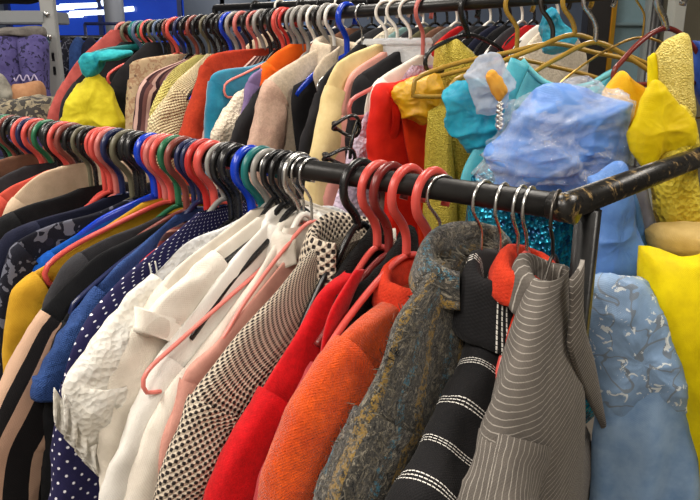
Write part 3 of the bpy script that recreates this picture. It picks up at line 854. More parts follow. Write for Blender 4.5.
# 1 grey pinstripe blazer, swung towards the aisle
def lapel(t, mat, pts_in, pts_out, name='lapel', y0=.03, y1=.05, thick=.004, curl=.012):
    a = catmull([Vector((r, 0, z)) for r, z in pts_in], 24); b = catmull([Vector((r, 0, z)) for r, z in pts_out], 24)
    rows = []
    for i in range(24):
        row = []
        for j in range(8):
            u = j / 7; p = a[i].lerp(b[i], u); yy = y0 + (y1 - y0) * (i / 23) + curl * math.sin(u * PI * .6)
            row.append(Vector((p.x, yy, p.z)))
        rows.append(row)
    return sheet(name, mat, t, rows, thick)
y = 13; pr = FP(557, y, [(541, 266), (520, 350), (499, 448), (486, 500)])
pr[0] = (pr[0][0], pr[0][1] - .014)
zt = fix_profile(pr, .045)[0][1]
fe = [(-r, zt - z) for r, z in FP(557, y, [(546, 280), (552, 312), (562, 360), (576, 420), (586, 450), (590, 500)])]
fe = [(max(.0, b), max(.015, a)) for a, b in fe]
t = garment('blazer', 'grey pinstriped blazer at the right end of the front rail', 'jacket', FRONT, 557, pr, F['grey_pin'], y, nw=.045, seam=.76, tb=.034, t0=.016, flare=.05,
            sa=.062, sb=.042, sleeve_mat=F['grey_pin_u'], group=GF, seed=1, wr=1.1, far_sleeve=False, far=fe)
hang(557, 'gunmetal', 'wire', pr, 'dark wire hanger at the very end of the front rail holding the grey blazer', y, R=.021, bar=False, reach=.10)
fe2 = [(-b, -a) for a, b in fe]
lapel(t, F['grey_pin_lapel'], [(.026, .0), (.016, -.04), (.002, -.09), (fe2[3][0] + .010, fe2[3][1])], [(.006, .014), (fe2[1][0] + .006, fe2[1][1]), (fe2[2][0] - .002, fe2[2][1]), (fe2[3][0] - .002, fe2[3][1] - .012)], y0=.024, y1=.036, curl=.005)
add_collar(t, .022, F['grey_pin_lapel'], hs=.012, hf=.030, ry=.018, out=.008, gap=70, dip=.01, x=.012)
# 2 red top behind the blazer
y = 10; pr = FP(533, y, [(524, 268), (512, 320), (500, 370), (492, 420)])
t = garment('top', 'red top squeezed between the grey blazer and the black stitched jacket', 'top', FRONT, 533, pr, F['orangered'], y, nw=.03, tb=.010, t0=.006, sleeve=False, seam=.5, body_len=.4, flare=0, group=GF, seed=2, wr=.5)
add_collar(t, .032, F['orangered'], hs=.016, hf=.022, ry=.014, out=.008, gap=30, dip=.02)
hang(530, 'coral', 'wire', pr, 'steel-hooked coral hanger beside the end hook, holding the red top', y, hook='silver', bar=False, reach=.07)
hang(521, 'silver', 'wire', None, 'steel wire hanger just left of the red top hook', 8, arms=[(0, -.10), (.015, -.112), (.03, -.128)], tip_loop=False)
# 3 black jacket with white triple stitching
y = 10; pr = FP(508, y, [(496, 280), (482, 340), (458, 396), (437, 444), (412, 494)])
t = garment('jacket', 'black jacket with rows of white triple topstitching', 'jacket', FRONT, 508, pr, F['black_st'], y, nw=.04, seam=.30, tb=.022, t0=.014, sa=.066, sb=.034, group=GF, seed=3, wr=1.2)
add_collar(t, .036, F['black_st'], hs=.020, hf=.05, ry=.022, out=.016, gap=30, dip=.03)
hang(503, 'silver', 'wire', pr, 'steel wire hanger holding the black stitched jacket', y, bar=False, reach=.10)
# 4 tweed coat
y = 0; pr = FP(470, y, [(424, 285), (398, 325), (368, 400), (328, 490)])
t = garment('coat', 'fuzzy grey tweed coat flecked with ochre and teal', 'coat', FRONT, 470, pr, F['tweed'], y, nw=.05, seam=.70, tb=.026, t0=.016, sa=.064, sb=.031, group=GF, seed=4, wr=1.5)
def fuzz(t, mat, count, length, seed):
    rng = random.Random(seed); bm = BM()
    for ob in [o for o in t.children if o.name.startswith(('body', 'sleeve'))][:2]:
        vs = ob.data.vertices
        for _ in range(count):
            v = vs[rng.randrange(len(vs))]
            w = vs[min(len(vs) - 1, v.index + 1)]
            p = v.co.lerp(w.co, rng.random()) if (w.co - v.co).length < .03 else v.co.copy()
            n = v.normal.copy(); r = Vector((rng.uniform(-1, 1), rng.uniform(-1, 1), rng.uniform(-1, 1)))
            p = p + Vector((rng.uniform(-1, 1), rng.uniform(-1, 1), rng.uniform(-1, 1))) * .003
            d = (n * .8 + r * .9).normalized() * length * rng.uniform(.4, 1.2); sdv = d.cross(r).normalized() * .00045
            m = p + d * .55 + r * .0012
            a = [bm.verts.new(p - sdv), bm.verts.new(p + sdv), bm.verts.new(m + sdv), bm.verts.new(m - sdv), bm.verts.new(p + d)]
            bm.faces.new(a[:4]); bm.faces.new((a[3], a[2], a[4]))
    o = link('fuzz', bm, mat, t, False); o['kind'] = 'stuff'
fuzz(t, fabric('grey_yarn_fuzz', (120, 114, 100), (20, 22, 26), pattern=None, wb=0), 6000, .014, 3)
add_collar(t, .048, F['tweed'], hs=.018, hf=.026, ry=.026, out=.010, gap=52, dip=.03, thick=.008, tilt=-.008)
hang(484, 'rosewire', 'wire', None, 'rose wire hanger with steel hook in the tweed coat', y, hook='silver', arms=[(0, -.080), (.02, -.092), (.045, -.118), (.062, -.142)], tip_loop=False)
hang(442, 'brass', 'wire', None, 'brass wire hanger left of the tweed coat collar', -14, hook='silver', arms=[(0, -.085), (.02, -.098), (.05, -.12), (.07, -.14), (.10, -.16)], bar=False)
# 5 orange jacket
y = 0; pr = FP(426, y, [(398, 296), (345, 335), (306, 392), (283, 440), (266, 490)])
t = garment('jacket', 'bright orange wool jacket with a puffed seamed sleeve', 'jacket', FRONT, 426, pr, F['orange'], y, nw=.05, seam=.40, tb=.030, t0=.016, sa=.070, sb=.031, group=GF, seed=5, wr=.7, puff=.006, seam_bump=.005)
add_collar(t, .046, F['orangered'], hs=.028, hf=.025, ry=.026, out=.008, gap=20, dip=.02, thick=.005)
hang(432, 'coral', 'thick', pr, 'coral plastic hanger holding the orange wool jacket', y, bar=False)
# 6 rose jacket
pr = FP(400, 0, [(354, 326), (324, 352), (294, 400), (262, 470)])
t = garment('jacket', 'dusky rose jacket half hidden between the red and the orange jackets', 'jacket', FRONT, 400, pr, F['rose'], 0, nw=.05, seam=.5, tb=.012, t0=.008, sa=.055, sb=.014, group=GF, seed=6, wr=.6)
hang(408, 'coral', 'thick', None, 'coral plastic hanger with bare arm between the orange and dark red hangers', 0, arms=[(0, -.082), (.05, -.10), (.10, -.13), (.135, -.158)], tip_loop=False)
hang(390, 'darkred', 'thick', None, 'dark red plastic hanger between two coral hangers', 0, arms=[(0, -.085), (.05, -.105), (.09, -.135), (.12, -.16)], tip_loop=False)
# 7 red jacket
y = 0; pr = FP(376, y, [(322, 292), (298, 332), (252, 408), (216, 478)])
pr = [(.05, pr[0][1] + .012)] + pr
t = garment('jacket', 'scarlet wool jacket with a black fleece collar', 'jacket', FRONT, 376, pr, F['red'], y, nw=.045, seam=.66, tb=.024, t0=.012, sa=.066, sb=.028, group=GF, seed=7, wr=.7)
hang(378, 'coral', 'thick', None, 'brightest coral hanger next to the black hook, over the red jacket', y, arms=[(0, -.080), (.04, -.105), (.08, -.14), (.11, -.17)], tip_loop=False)
rows = []
for i in range(30):
    u = i / 29; ph = -2.2 + 4.4 * u
    c = Vector((.012 + .062 * math.cos(ph), .010 + .024 * math.sin(ph), -.016 - .040 * math.cos(ph)))
    ring = []
    for j in range(18):
        a = 2 * PI * j / 18; q = Vector((math.cos(ph) * math.cos(a) * .016, math.sin(ph) * math.cos(a) * .013, math.sin(a) * .040))
        n_ = nz(c.x * 90 + q.x * 60, c.y * 90 + q.y * 60, q.z * 60); ring.append(c + q * (1 + .16 * n_))
    rows.append(ring)
bm = BM(); loft(bm, rows, True, True, True); link('fleece_collar', bm, F['fur'], t)
lapel(t, F['red'], [(.050, .010), (.075, -.02), (.095, -.06), (.11, -.10)], [(.070, .016), (.112, -.022), (.128, -.070), (.125, -.115)], y0=.026, y1=.030, curl=.006)
# 8 bird's-eye jacket
y = 0; pr = FP(348, y, [(312, 250), (270, 300), (212, 370), (189, 405), (161, 480)])
t = garment('jacket', 'cream and black woven jacket with a dotted check', 'jacket', FRONT, 348, pr, F['hound'], y, nw=.05, seam=.74, tb=.026, t0=.012, sa=.066, sb=.026, group=GF, seed=8, wr=.8, seam_bump=.005)
add_collar(t, .046, F['hound'], hs=.024, hf=.044, ry=.024, out=.014, gap=50, dip=.02, thick=.006)
hang(360, 'black', 'thick', pr, 'large black plastic hanger holding the dotted check jacket', y, reach=.10, drop=.03)
# 9 dusty pink blouse
y = 0; pr = FP(311, y, [(252, 300), (219, 340), (186, 371), (177, 400), (164, 432), (156, 490)])
t = garment('blouse', 'dusty pink blouse between the dotted check jacket and the whites', 'blouse', FRONT, 311, pr, F['dustpink'], y, nw=.05, seam=.62, tb=.016, t0=.005, sa=.058, sb=.018, group=GF, seed=9, wr=.6)
hang(311, 'rosewire', 'wire', None, 'rose wire hanger slanting across the white jackets', 0, hook='silver', arms=[(0, -.066), (.05, -.093), (.11, -.14), (.15, -.18)], tip_loop=False)
pr = FP(299, 0, [(268, 262), (220, 305), (175, 345), (152, 366)])
hang(299, 'rosewire', 'tube', None, 'rose hanger whose rounded tip shows in front of the white shirts', 0, hook='silver', arms=[(0, -.07)] + pr, bar=False)
# 10.. whites
y = 0; pr = FP(303, y, [(285, 228), (250, 285), (205, 342), (165, 395), (140, 450), (126, 495)])
t = garment('jacket', 'cream white jacket nearest the dusty pink blouse', 'jacket', FRONT, 303, pr, F['cream'], y, nw=.045, seam=.60, tb=.020, t0=.008, sa=.062, sb=.021, group=GF, seed=10, wr=.8)
add_collar(t, .036, F['cream'], hs=.010, hf=.030, ry=.012, out=.010, gap=40, dip=.02)
hang(303, 'white', 'wire', pr, 'pale wire hanger, rightmost of the white-jacket hooks', 0, hook='silver')
pr = FP(292, y, [(258, 232), (228, 265), (186, 322), (148, 375), (122, 440), (102, 495)])
t = garment('shirt', 'smooth white shirt second from the dusty pink blouse', 'shirt', FRONT, 292, pr, F['white'], y, nw=.045, seam=.58, tb=.018, t0=.006, sa=.062, sb=.020, group=GF, seed=11, wr=1.0)
add_collar(t, .036, F['white'], hs=.012, hf=.032, ry=.012, out=.010, gap=35, dip=.02)
hang(295, 'black', 'tube', pr, 'black plastic hanger holding the smooth white shirt', 0)
pr = FP(283, y, [(236, 234), (205, 258), (170, 288), (139, 318), (128, 345)])
t = garment('shirt', 'white short-sleeved shirt with a folded cuff', 'shirt', FRONT, 283, pr, F['cream'], y, nw=.045, seam=.35, tb=.016, t0=.006, sa=.050, sb=.012, slen=.14, group=GF, seed=12, wr=.8)
hang(286, 'black', 'tube', pr, 'black plastic hanger holding the short-sleeved white shirt', 0)
pr = FP(276, y, [(215, 238), (180, 265), (150, 300), (118, 350), (104, 400), (100, 450)])
t = garment('blouse', 'ivory blouse with a pale blue shadowed fold beside the short sleeve', 'blouse', FRONT, 276, pr, F['ivory'], y, nw=.045, seam=.45, tb=.014, t0=.005, sa=.056, sb=.018, group=GF, seed=13, wr=.9)
hang(278, 'black', 'tube', pr, 'black plastic hanger, third black from the pale wire hook', 0)
pr = FP(266, y, [(222, 228), (188, 242), (150, 277), (112, 322), (85, 355), (62, 385), (72, 440)])
t = garment('blouse', 'white lace blouse with crinkled ruffled sleeve', 'blouse', FRONT, 266, pr, F['lace'], y, nw=.045, seam=.40, tb=.016, t0=.005, sa=.060, sb=.022, slen=.24, sleeve_mat=F['ruffle'], group=GF, seed=14, wr=1.9)
# ruffles on the sleeve edge
def ruffle(t, mat, pts, width=.05, amp=.008, freq=26, yc=.0, name='ruffle', drop=.02):
    P = catmull([Vector((r, yc, z)) for r, z in pts], 60)
    rows = []
    for k in range(6):
        u = k / 5
        rows.append([P[i] + Vector((width * u * .55, math.sin(i / 59 * freq + u) * amp * u + nz(i * .3, u * 2, 1) * amp * u, -drop * u - .02 * u * u)) for i in range(60)])
    return sheet(name, mat, t, rows, .0015)
base = t.location.z - FRONT.p.z
PP = [(r, z - base) for r, z in pr]
hem = [(r, z - base) for r, z in FP(266, y, [(60, 396), (68, 408), (80, 424), (94, 442), (108, 456)])]
for q in (-.012, .012):
    ruffle(t, F['ruffle'], hem, .012, .005, 30, q, drop=.018)
hang(268, 'grey', 'tube', pr, 'grey plastic hanger between the black hooks and the teal hanger', 0)
hang(272, 'silver', 'wire', None, 'thin steel hook beside the grey plastic hanger', 0, arms=[(0, -.08), (.05, -.10), (.11, -.13), (.15, -.15)])
pr = FP(240, y, [(200, 258), (180, 268), (170, 285), (166, 310), (168, 340)])
t = garment('top', 'dull sea green top peeking out between the polka dots and the lace', 'top', FRONT, 240, pr, F['seagreen'], y, nw=.045, seam=.5, tb=.012, t0=.004, sa=.05, sb=.016, slen=.2, group=GF, seed=15, wr=.5)
hang(261, 'teal', 'thick', pr, 'teal plastic hanger right of the wide blue hanger', 0)
hang(250, 'blue', 'flat', None, 'wide bright blue plastic hanger', 0, arms=[(0, -.085), (.05, -.11), (.09, -.14)], R=.027, tip_loop=False)
pr = FP(262, y, [(190, 268), (150, 300), (112, 338), (84, 372), (74, 430)])
t = garment('shirt', 'pale blue shirt under the white lace blouse', 'shirt', FRONT, 262, pr, F['pblue'], y, nw=.045, seam=.5, tb=.012, t0=.004, sa=.055, sb=.014, slen=.16, group=GF, seed=16, wr=.7)
hang(236, 'black', 'flat', None, 'wide black hanger next to the bright blue one', 0, R=.026, arms=[(0, -.09), (.05, -.12), (.09, -.15)], tip_loop=False)
hang(229, 'black', 'thick', None, 'black plastic hanger second left of the bright blue one', 0, arms=[(0, -.09), (.05, -.12), (.09, -.15)], tip_loop=False)
# polka dot dress
pr = FP(222, y, [(150, 255), (110, 290), (76, 338), (60, 395), (50, 490)])
t = garment('dress', 'navy dress with white polka dots', 'dress', FRONT, 222, pr, F['polka'], y, nw=.045, tb=.018, t0=.006, group=GF, seed=17, wr=.8, seam=.7, sa=.06, sb=.022)
base = t.location.z - FRONT.p.z
for k in (0, 1):
    ruff = [(r - .01 + 0 * k, z - base) for r, z in FP(222, y, [(136 + 6 * k, 268 - 2 * k), (138 + 6 * k, 278), (136 + 6 * k, 294)])]
    bm = BM(); tube(bm, catmull([Vector((r, .016, z)) for r, z in ruff], 12), .0012, 6); link('white_piping', bm, F['white'], t)
hang(222, 'grey', 'tube', pr, 'grey hanger holding the polka dot dress', 0, reach=.10)
hang(212, 'coral', 'flat', None, 'wide coral hanger with its bare arm right of the polka dot dress', 0, arms=[(0, -.088), (.05, -.10), (.10, -.125), (.14, -.145)], R=.026)
hang(204, 'red', 'thick', None, 'red hanger just left of the wide coral one', 0, arms=[(0, -.088), (.05, -.11), (.10, -.13), (.13, -.15)])
pr = FP(203, y, [(180, 222), (160, 235), (150, 262), (146, 290)])
garment('top', 'brown plaid top tucked left of the coral hanger arm', 'top', FRONT, 206, pr, F['plaid'], y, nw=.04, tb=.010, t0=.006, seam=.6, sa=.04, sb=.014, group=GF, seed=18, wr=.5, slen=.12)
# denim
pr = FP(198, y, [(138, 248), (105, 277), (72, 314), (53, 350), (38, 378)])
t = garment('top', 'blue puckered denim top with a cap sleeve', 'top', FRONT, 198, pr, F['denim'], y, nw=.045, tb=.014, t0=.006, seam=.55, sa=.055, sb=.020, slen=.17, group=GF, seed=19, wr=1.2)
hang(197, 'navy', 'tube', pr, 'navy plastic hanger holding the puckered denim top', 0)
hang(191, 'navy', 'tube', None, 'second navy hanger left of the denim top hook', 0)
# black jacket with beige banded sleeve
pr = FP(184, y, [(128, 240), (95, 257), (62, 288), (36, 318), (12, 362), (-8, 400), (-30, 445)])
t = garment('jacket', 'black jacket with beige and black banded sleeves', 'jacket', FRONT, 184, pr, F['blackc'], y, nw=.045, tb=.018, t0=.006, seam=.56, sa=.060, sb=.022, sleeve_mat=F['beigeblack'], group=GF, seed=20, wr=.7)
garment('shirt', 'plain black t-shirt below the beige banded sleeve', 'shirt', FRONT, 191, FP(191, 0, [(118, 266), (78, 300), (56, 335), (46, 380), (42, 480)]), F['blackc'], 0, nw=.045, tb=.014, t0=.005, seam=.5, sa=.075, sb=.016, slen=.5, group=GF, seed=66, wr=.8)
hang(183, 'maroon', 'thick', None, 'brownish red hanger with a round open hook', 0, arms=[(0, -.09), (.06, -.105), (.12, -.13), (.15, -.15)], R=.028)
hang(175, 'green', 'thick', None, 'green hanger right of the grey-blue one, its green arm showing', 0, R=.026)
garment('top', 'black knit top edging the mustard shirt', 'top', FRONT, 178, FP(178, y, [(138, 226), (105, 239), (72, 258), (56, 280), (44, 310)]), F['charcoal'], 0, nw=.045, tb=.012, t0=.005, seam=.6, sa=.05, sb=.014, group=GF, seed=55, wr=.6, slen=.2)
# yellow top, bare coral hanger over it
pr = FP(168, y, [(56, 262), (22, 284), (12, 302), (7, 336)])
t = garment('shirt', 'mustard yellow shirt with a rounded shoulder at the left edge', 'shirt', FRONT, 164, pr, F['mustard'], y, nw=.045, tb=.014, t0=.006, seam=.7, sa=.055, sb=.018, group=GF, seed=21, wr=.5)
pr = FP(173, y, [(70, 286), (46, 304), (32, 322), (20, 352), (10, 380)])
garment('shirt', 'green patterned shirt just right of the mustard shirt', 'shirt', FRONT, 173, pr, F['greenpat'], y, nw=.045, tb=.010, t0=.005, seam=.6, sa=.05, sb=.015, group=GF, seed=22, wr=.5)
pr = FP(170, y, [(160, 205), (107, 230), (75, 247), (54, 262)])
hang(168, 'coral', 'thick', None, 'coral hanger whose long bare arm points at the mustard shirt', 0, arms=[(0, pr[0][1])] + pr)
hang(162, 'pink', 'thick', None, 'pink hanger right of the mustard shirt hook', 0)
hang(157, 'red', 'tube', None, 'red hanger between the pink and the blue one', 0)
pr = FP(151, y, [(112, 214), (62, 243), (38, 260), (28, 280), (22, 320)])
garment('shirt', 'plain bright blue shirt on the front rail', 'shirt', FRONT, 151, pr, F['bblue'], y, nw=.045, tb=.016, t0=.006, seam=.6, sa=.058, sb=.018, group=GF, seed=23, wr=.6)
hang(151, 'blue', 'flat', None, 'blue hanger over the bright blue shirt', 0, R=.025, arms=[(0, -.082), (.05, -.092), (.10, -.105), (.15, -.13)])
# far left of the front rail
LEFT = [  # hook px, garment fabric or None, words, category
 (146, 'navyfl', 'black shirt with pale flourishes at the left edge', 'shirt', [(95, 213), (48, 226), (12, 246), (2, 275), (-4, 330)]),
 (140, None, '', '', None), (134, None, '', '', None), (128, None, '', '', None),
 (124, 'navy', 'dark navy top left of the flourished shirt', 'top', [(80, 208), (40, 216), (5, 235), (-8, 270)]),
 (118, None, '', '', None), (112, None, '', '', None), (106, None, '', '', None), (100, None, '', '', None),
 (97, 'blackc', 'plain black top in the dark bunch at the left', 'top', [(60, 196), (20, 208), (-8, 226), (-20, 260)]),
 (92, None, '', '', None), (86, None, '', '', None),
 (82, 'sand', 'sand coloured satin jacket at the far left', 'jacket', [(62, 166), (38, 175), (14, 196), (4, 212), (-4, 250)]),
 (78, None, '', '', None), (72, None, '', '', None),
 (68, 'coralc', 'coral top behind the sand coloured jacket', 'top', [(30, 178), (8, 188), (-10, 205), (-18, 240)]),
 (64, None, '', '', None), (59, None, '', '', None), (54, None, '', '', None),
 (50, 'charcoal', 'charcoal knit beyond the coral top', 'top', [(25, 166), (0, 178), (-22, 200), (-30, 240)]),
 (48, None, '', '', None), (43, None, '', '', None), (38, None, '', '', None),
 (34, 'brown', 'brown suede piece at the left edge of the front rail', 'jacket', [(12, 156), (-10, 165), (-30, 190), (-40, 230)]),
 (32, None, '', '', None), (27, None, '', '', None), (22, None, '', '', None), (17, None, '', '', None), (12, None, '', '', None), (7, None, '', '', None), (2, None, '', '', None)]
SEQ = ['black', 'black', 'olive', 'navy', 'pink', 'coral', 'coral', 'black', 'olive', 'black', 'maroon', 'coral', 'black', 'black', 'green', 'maroon', 'coral', 'navy', 'coral', 'black', 'black', 'maroon', 'green', 'black', 'coral', 'black']
k = 0; names = []; random.seed(11)
for px, fab, words, cat, pts in LEFT:
    if fab:
        pr = FP(px, 0, pts)
        garment(cat if cat != 'top' else 'top', words, cat, FRONT, px, pr, F[fab], 0, nw=.045, tb=.012, t0=.005, seam=.6, sa=.055, sb=.014, group=GF, seed=30 + px, wr=.6, dense=.8)
        names.append(words)
    else:
        c = SEQ[k % len(SEQ)]; k += 1
        hi = -.088 - .006 * random.random()
        sl = random.choice([1.0, 1.15, 1.5, 1.7])
        hang(px, c, random.choice(['thick', 'thick', 'tube', 'flat' if c in ('black', 'blue') else 'thick']), None, '', random.uniform(-3, 3),
             arms=[(0, hi), (.05, hi - .020 * sl), (.11, hi - .050 * sl), (.17, hi - .085 * sl)], bar=False)

# ------------------------------------------------------------------ the rear rail
def gb(px, fab, words, cat, pts, hpx=None, yaw=0, tb=.016, sb=.02, seam=.6, lst=None, **kw):
    pr = BP(px, yaw, pts)
    kw.setdefault('nw', .045); kw.setdefault('dense', .8); kw.setdefault('sa', .058)
    return garment(kw.pop('name', cat), words, cat, BACK, px, pr, F[fab], yaw, tb=tb, sb=sb, seam=seam, group=GB, seed=100 + px, **kw), pr
F['dustcoral'] = fabric('dusty_coral', (176, 84, 78), (150, 66, 62))
gb(125, 'dustcoral', 'dusty coral coat left of the soft yellow blouse', 'coat', [(78, 60), (62, 84), (50, 108), (44, 135)], wr=.6)
gb(134, 'blackw', 'dark jacket tucked behind the soft yellow blouse', 'jacket', [(104, 56), (80, 76), (64, 98), (58, 130)], wr=.6)
t = thing('blouse', 'soft yellow loose blouse on the rear rail', 'blouse', at(93, 130, 1.78), 0, GB)
pillow('body', F['yellowp'], t, [(93, 68), (100, 76), (112, 90), (120, 108), (121, 136), (60, 136), (64, 114), (74, 94), (86, 78)], 1.78, .045, .004, 16, 60, folds=.005, ffreq=70, crumple=.008, nang=110, nrad=40)
gb(160, 'blackw', 'dark top right of the soft yellow blouse', 'top', [(122, 66), (112, 80), (104, 100), (102, 130)], wr=.6)
gb(186, 'tan', 'tan patterned jacket on the rear rail', 'jacket', [(172, 54), (134, 61), (129, 76), (127, 132)], tb=.03, sb=.03)
gb(197, 'stripepink', 'pink and brown striped top right of the tan patterned jacket', 'top', [(178, 62), (150, 74), (138, 92), (134, 125)], tb=.02)
gb(204, 'purple', 'dull purple top between the stripes and the knits', 'top', [(185, 70), (166, 78), (158, 96), (150, 132)], tb=.018)
gb(209, 'lemonk', 'lemon knitted cardigan left of the cream knit', 'cardigan', [(188, 60), (172, 70), (160, 90), (150, 118)], tb=.02, sb=.025, wr=1.4)
gb(220, 'creamk', 'cream cable knit cardigan left of the rust jacket', 'cardigan', [(198, 62), (176, 82), (160, 106), (152, 126)], tb=.03, sb=.032, wr=1.6)
gb(262, 'rust', 'rust orange jacket with a square shoulder', 'jacket', [(268, 48), (226, 50), (205, 60), (195, 88), (181, 130)], tb=.035, sb=.028)
gb(268, 'stripepink', 'narrow striped piece between the rust and the turquoise', 'top', [(240, 70), (214, 95), (206, 120), (200, 140)], tb=.012, wr=.5)
gb(277, 'turq', 'turquoise velvet jacket on the rear rail', 'jacket', [(250, 66), (216, 72), (208, 90), (207, 140)], tb=.03, sb=.028)
gb(293, 'whitek', 'off-white ruffled blouse right of the turquoise velvet', 'blouse', [(254, 80), (232, 98), (220, 118), (214, 135)], tb=.02, sb=.024, wr=1.8)
gb(300, 'purple', 'thin lilac strip behind the off-white ruffles', 'top', [(268, 64), (250, 78), (244, 100), (238, 130)], tb=.012)
gb(308, 'blackw', 'black jacket between the off-white ruffles and the cream fleece', 'jacket', [(282, 70), (262, 84), (244, 112), (232, 135)], tb=.02)
gb(300, 'orangeb', 'vivid orange top showing only at its neck', 'top', [(290, 44), (274, 54), (262, 68), (258, 90)], tb=.02, slen=.1)
t, pr = gb(336, 'fleece', 'cream fleece jacket with broad black lapels', 'jacket', [(322, 46), (300, 58), (263, 85), (250, 140)], tb=.030, sb=.026, seam=.62, sa=.042, sleeve_mat=F['peach'])
lapel(t, F['blackw'], [(.155, -.075), (.165, -.11), (.16, -.2), (.15, -.32)], [(-.05, .0), (-.06, -.08), (-.06, -.16), (-.04, -.32)], name='front_panel', y0=.030, y1=.046, curl=.004)
lapel(t, F['fleece'], [(.085, -.022), (.115, -.055), (.10, -.10), (.085, -.145)], [(.04, .0), (.055, -.045), (.065, -.10), (.080, -.148)], y0=.042, y1=.052, curl=.006)
add_collar(t, .046, F['fleece'], hs=.018, hf=.034, ry=.024, out=.012, gap=45, dip=.02, thick=.008)
t, pr = gb(372, 'blackw', 'black coat filling the gap left of the butter jacket', 'coat', [(345, 56), (325, 75), (312, 110), (300, 150)], tb=.03)
t, pr = gb(386, 'butter', 'butter yellow jacket with a smooth long sleeve', 'jacket', [(376, 44), (346, 57), (331, 75), (310, 150)], tb=.024, sb=.024)
gb(393, 'pinks', 'pink jacket next to the butter yellow one', 'jacket', [(382, 52), (352, 72), (343, 95), (336, 135), (322, 190)], tb=.016, sb=.018)
t, pr = gb(402, 'blackw', 'black wool jacket between the pink and the cream one', 'jacket', [(402, 48), (376, 64), (354, 84), (349, 130)], tb=.026, sb=.022)
gb(425, 'cream', 'cream jacket with a bare pink hanger beside it', 'jacket', [(418, 55), (382, 77), (369, 95), (364, 130)], tb=.014, sb=.016)
gb(428, 'lilac', 'lilac lace dress below the red dress', 'dress', [(384, 96), (362, 120), (345, 170), (334, 215)], tb=.012, sb=.016, wr=1.5)
bt = thing('belt', 'black looped belt hanging between the pink jacket and the lilac dress', 'belt', at(345, 140, 1.16))
for (cx, cy, rx, ry) in ((347, 126, 13, 9), (340, 157, 15, 7)):
    bm = BM(); tube(bm, [at(cx + rx * math.cos(a), cy + ry * math.sin(a) + 3 * math.sin(2 * a), 1.16 + .02 * math.sin(a)) - bt.location for a in [2 * PI * k / 14 for k in range(15)]], .009, 10, .35, 1.0, smooth=60); link('loop', bm, PL['black'], bt)
bm = BM(); tube(bm, [at(358, 120, 1.16) - bt.location, at(352, 140, 1.15) - bt.location, at(350, 158, 1.16) - bt.location], .009, 10, .35, 1.0, smooth=20); link('strap', bm, PL['black'], bt)
t, pr = gb(446, 'reds', 'bright red dress hanging behind the front rail', 'dress', [(428, 72), (396, 82), (375, 90), (371, 150)], tb=.024, sb=.02, seam=.45, slen=.2)
bm = BM()
lapel(t, F['redo'], [(.16, -.02), (.15, -.10), (.12, -.2), (.10, -.32)], [(.10, .0), (.075, -.10), (.05, -.2), (.03, -.33)], name='front_panel', y0=.022, y1=.03, curl=.006)
lapel(t, F['redd'], [(.05, .0), (.03, -.10), (.0, -.2), (-.02, -.32)], [(-.04, .0), (-.05, -.10), (-.06, -.2), (-.07, -.33)], name='back_panel', y0=.022, y1=.03, curl=.006)
# hooks
BH = [(124, 'pink'), (130, 'olive'), (136, 'black'), (141, 'greyblue'), (146, 'green'), (151, 'black'), (156, 'olive'), (161, 'greyblue'), (166, 'black'), (171, 'maroon'), (176, 'coral'),
      (183, 'navy'), (189, 'black'), (196, 'maroon'), (202, 'black'), (208, 'olive'), (214, 'black'), (220, 'black'), (226, 'black'), (230, 'blue'), (236, 'grey'), (243, 'pink'), (250, 'black'),
      (256, 'pink'), (263, 'grey'), (270, 'black'), (277, 'black'), (283, 'coral'), (288, 'red'), (294, 'grey'), (301, 'grey'), (308, 'grey'), (315, 'white'), (322, 'black'), (328, 'grey'), (334, 'white')]
for i, (px, c) in enumerate(BH):
    z = -.07 - .012 * random.random()
    hang(px, c, random.choice(['thick', 'thick', 'tube']) if c != 'white' else 'tube', None, '', random.uniform(-4, 4), rail=BACK,
         arms=[(0, z), (.05, z - .035), (.10, z - .08), (.13, z - .11)], tip_loop=False)
hang(347, 'blue', 'flat', None, 'wide blue hanger at the middle of the rear rail', 0, rail=BACK, arms=[(0, -.09), (.05, -.105), (.10, -.125), (.14, -.15)], R=.027)
hang(362, 'silver', 'wire', None, 'steel hook right of the wide blue hanger on the rear rail', 0, rail=BACK, arms=[(0, -.07), (.04, -.085), (.08, -.11), (.12, -.13)], bar=False)
for i, px in enumerate((387, 398, 411)):
    o, d, rz = frame(BACK, px, None, -58)
    t = thing('trouser_hanger', ['pale clear trouser hanger, leftmost of three above the black wool jacket', 'pale clear trouser hanger, middle of three above the black wool jacket', 'pale clear trouser hanger, rightmost of three above the black wool jacket'][i], 'hanger', o, rz, 'clear trouser hangers')
    bm = BM(); tube(bm, catmull(hook_path(.022, .0035, .0125, -.058), 36), .0035, 10, 1, 1.6); link('hook', bm, PL['white'], t)
    bm = BM(); box(bm, (.002, 0, -.080), (.088, .005, .048), .002); link('clamp_board', bm, PL['clear'], t, False)
    bm = BM(); box(bm, (.002, .004, -.064), (.092, .006, .010), .002); link('clamp_bar', bm, PL['clear'], t, False)
# bare pink and black hangers among them
hang(424, 'pink', 'tube', None, 'pink hanger whose rounded end shows beside the cream jacket', 0, rail=BACK, arms=[(0, -.10), (.08, -.125), (.15, -.145), (.20, -.16)])
hang(283, 'rosewire', 'tube', None, 'pale rose hanger lying over the turquoise velvet', 0, rail=BACK, arms=[(0, -.08), (.06, -.10), (.12, -.12), (.165, -.135)])
hang(150, 'coral', 'thick', None, 'coral hanger ending right of the soft yellow blouse', 0, rail=BACK, arms=[(0, -.08), (.06, -.09), (.10, -.10), (.13, -.115)])
hang(137, 'teal', 'flat', None, 'teal hanger above the soft yellow blouse', 0, rail=BACK, arms=[(0, -.05), (.07, -.055), (.13, -.065), (.17, -.08)])
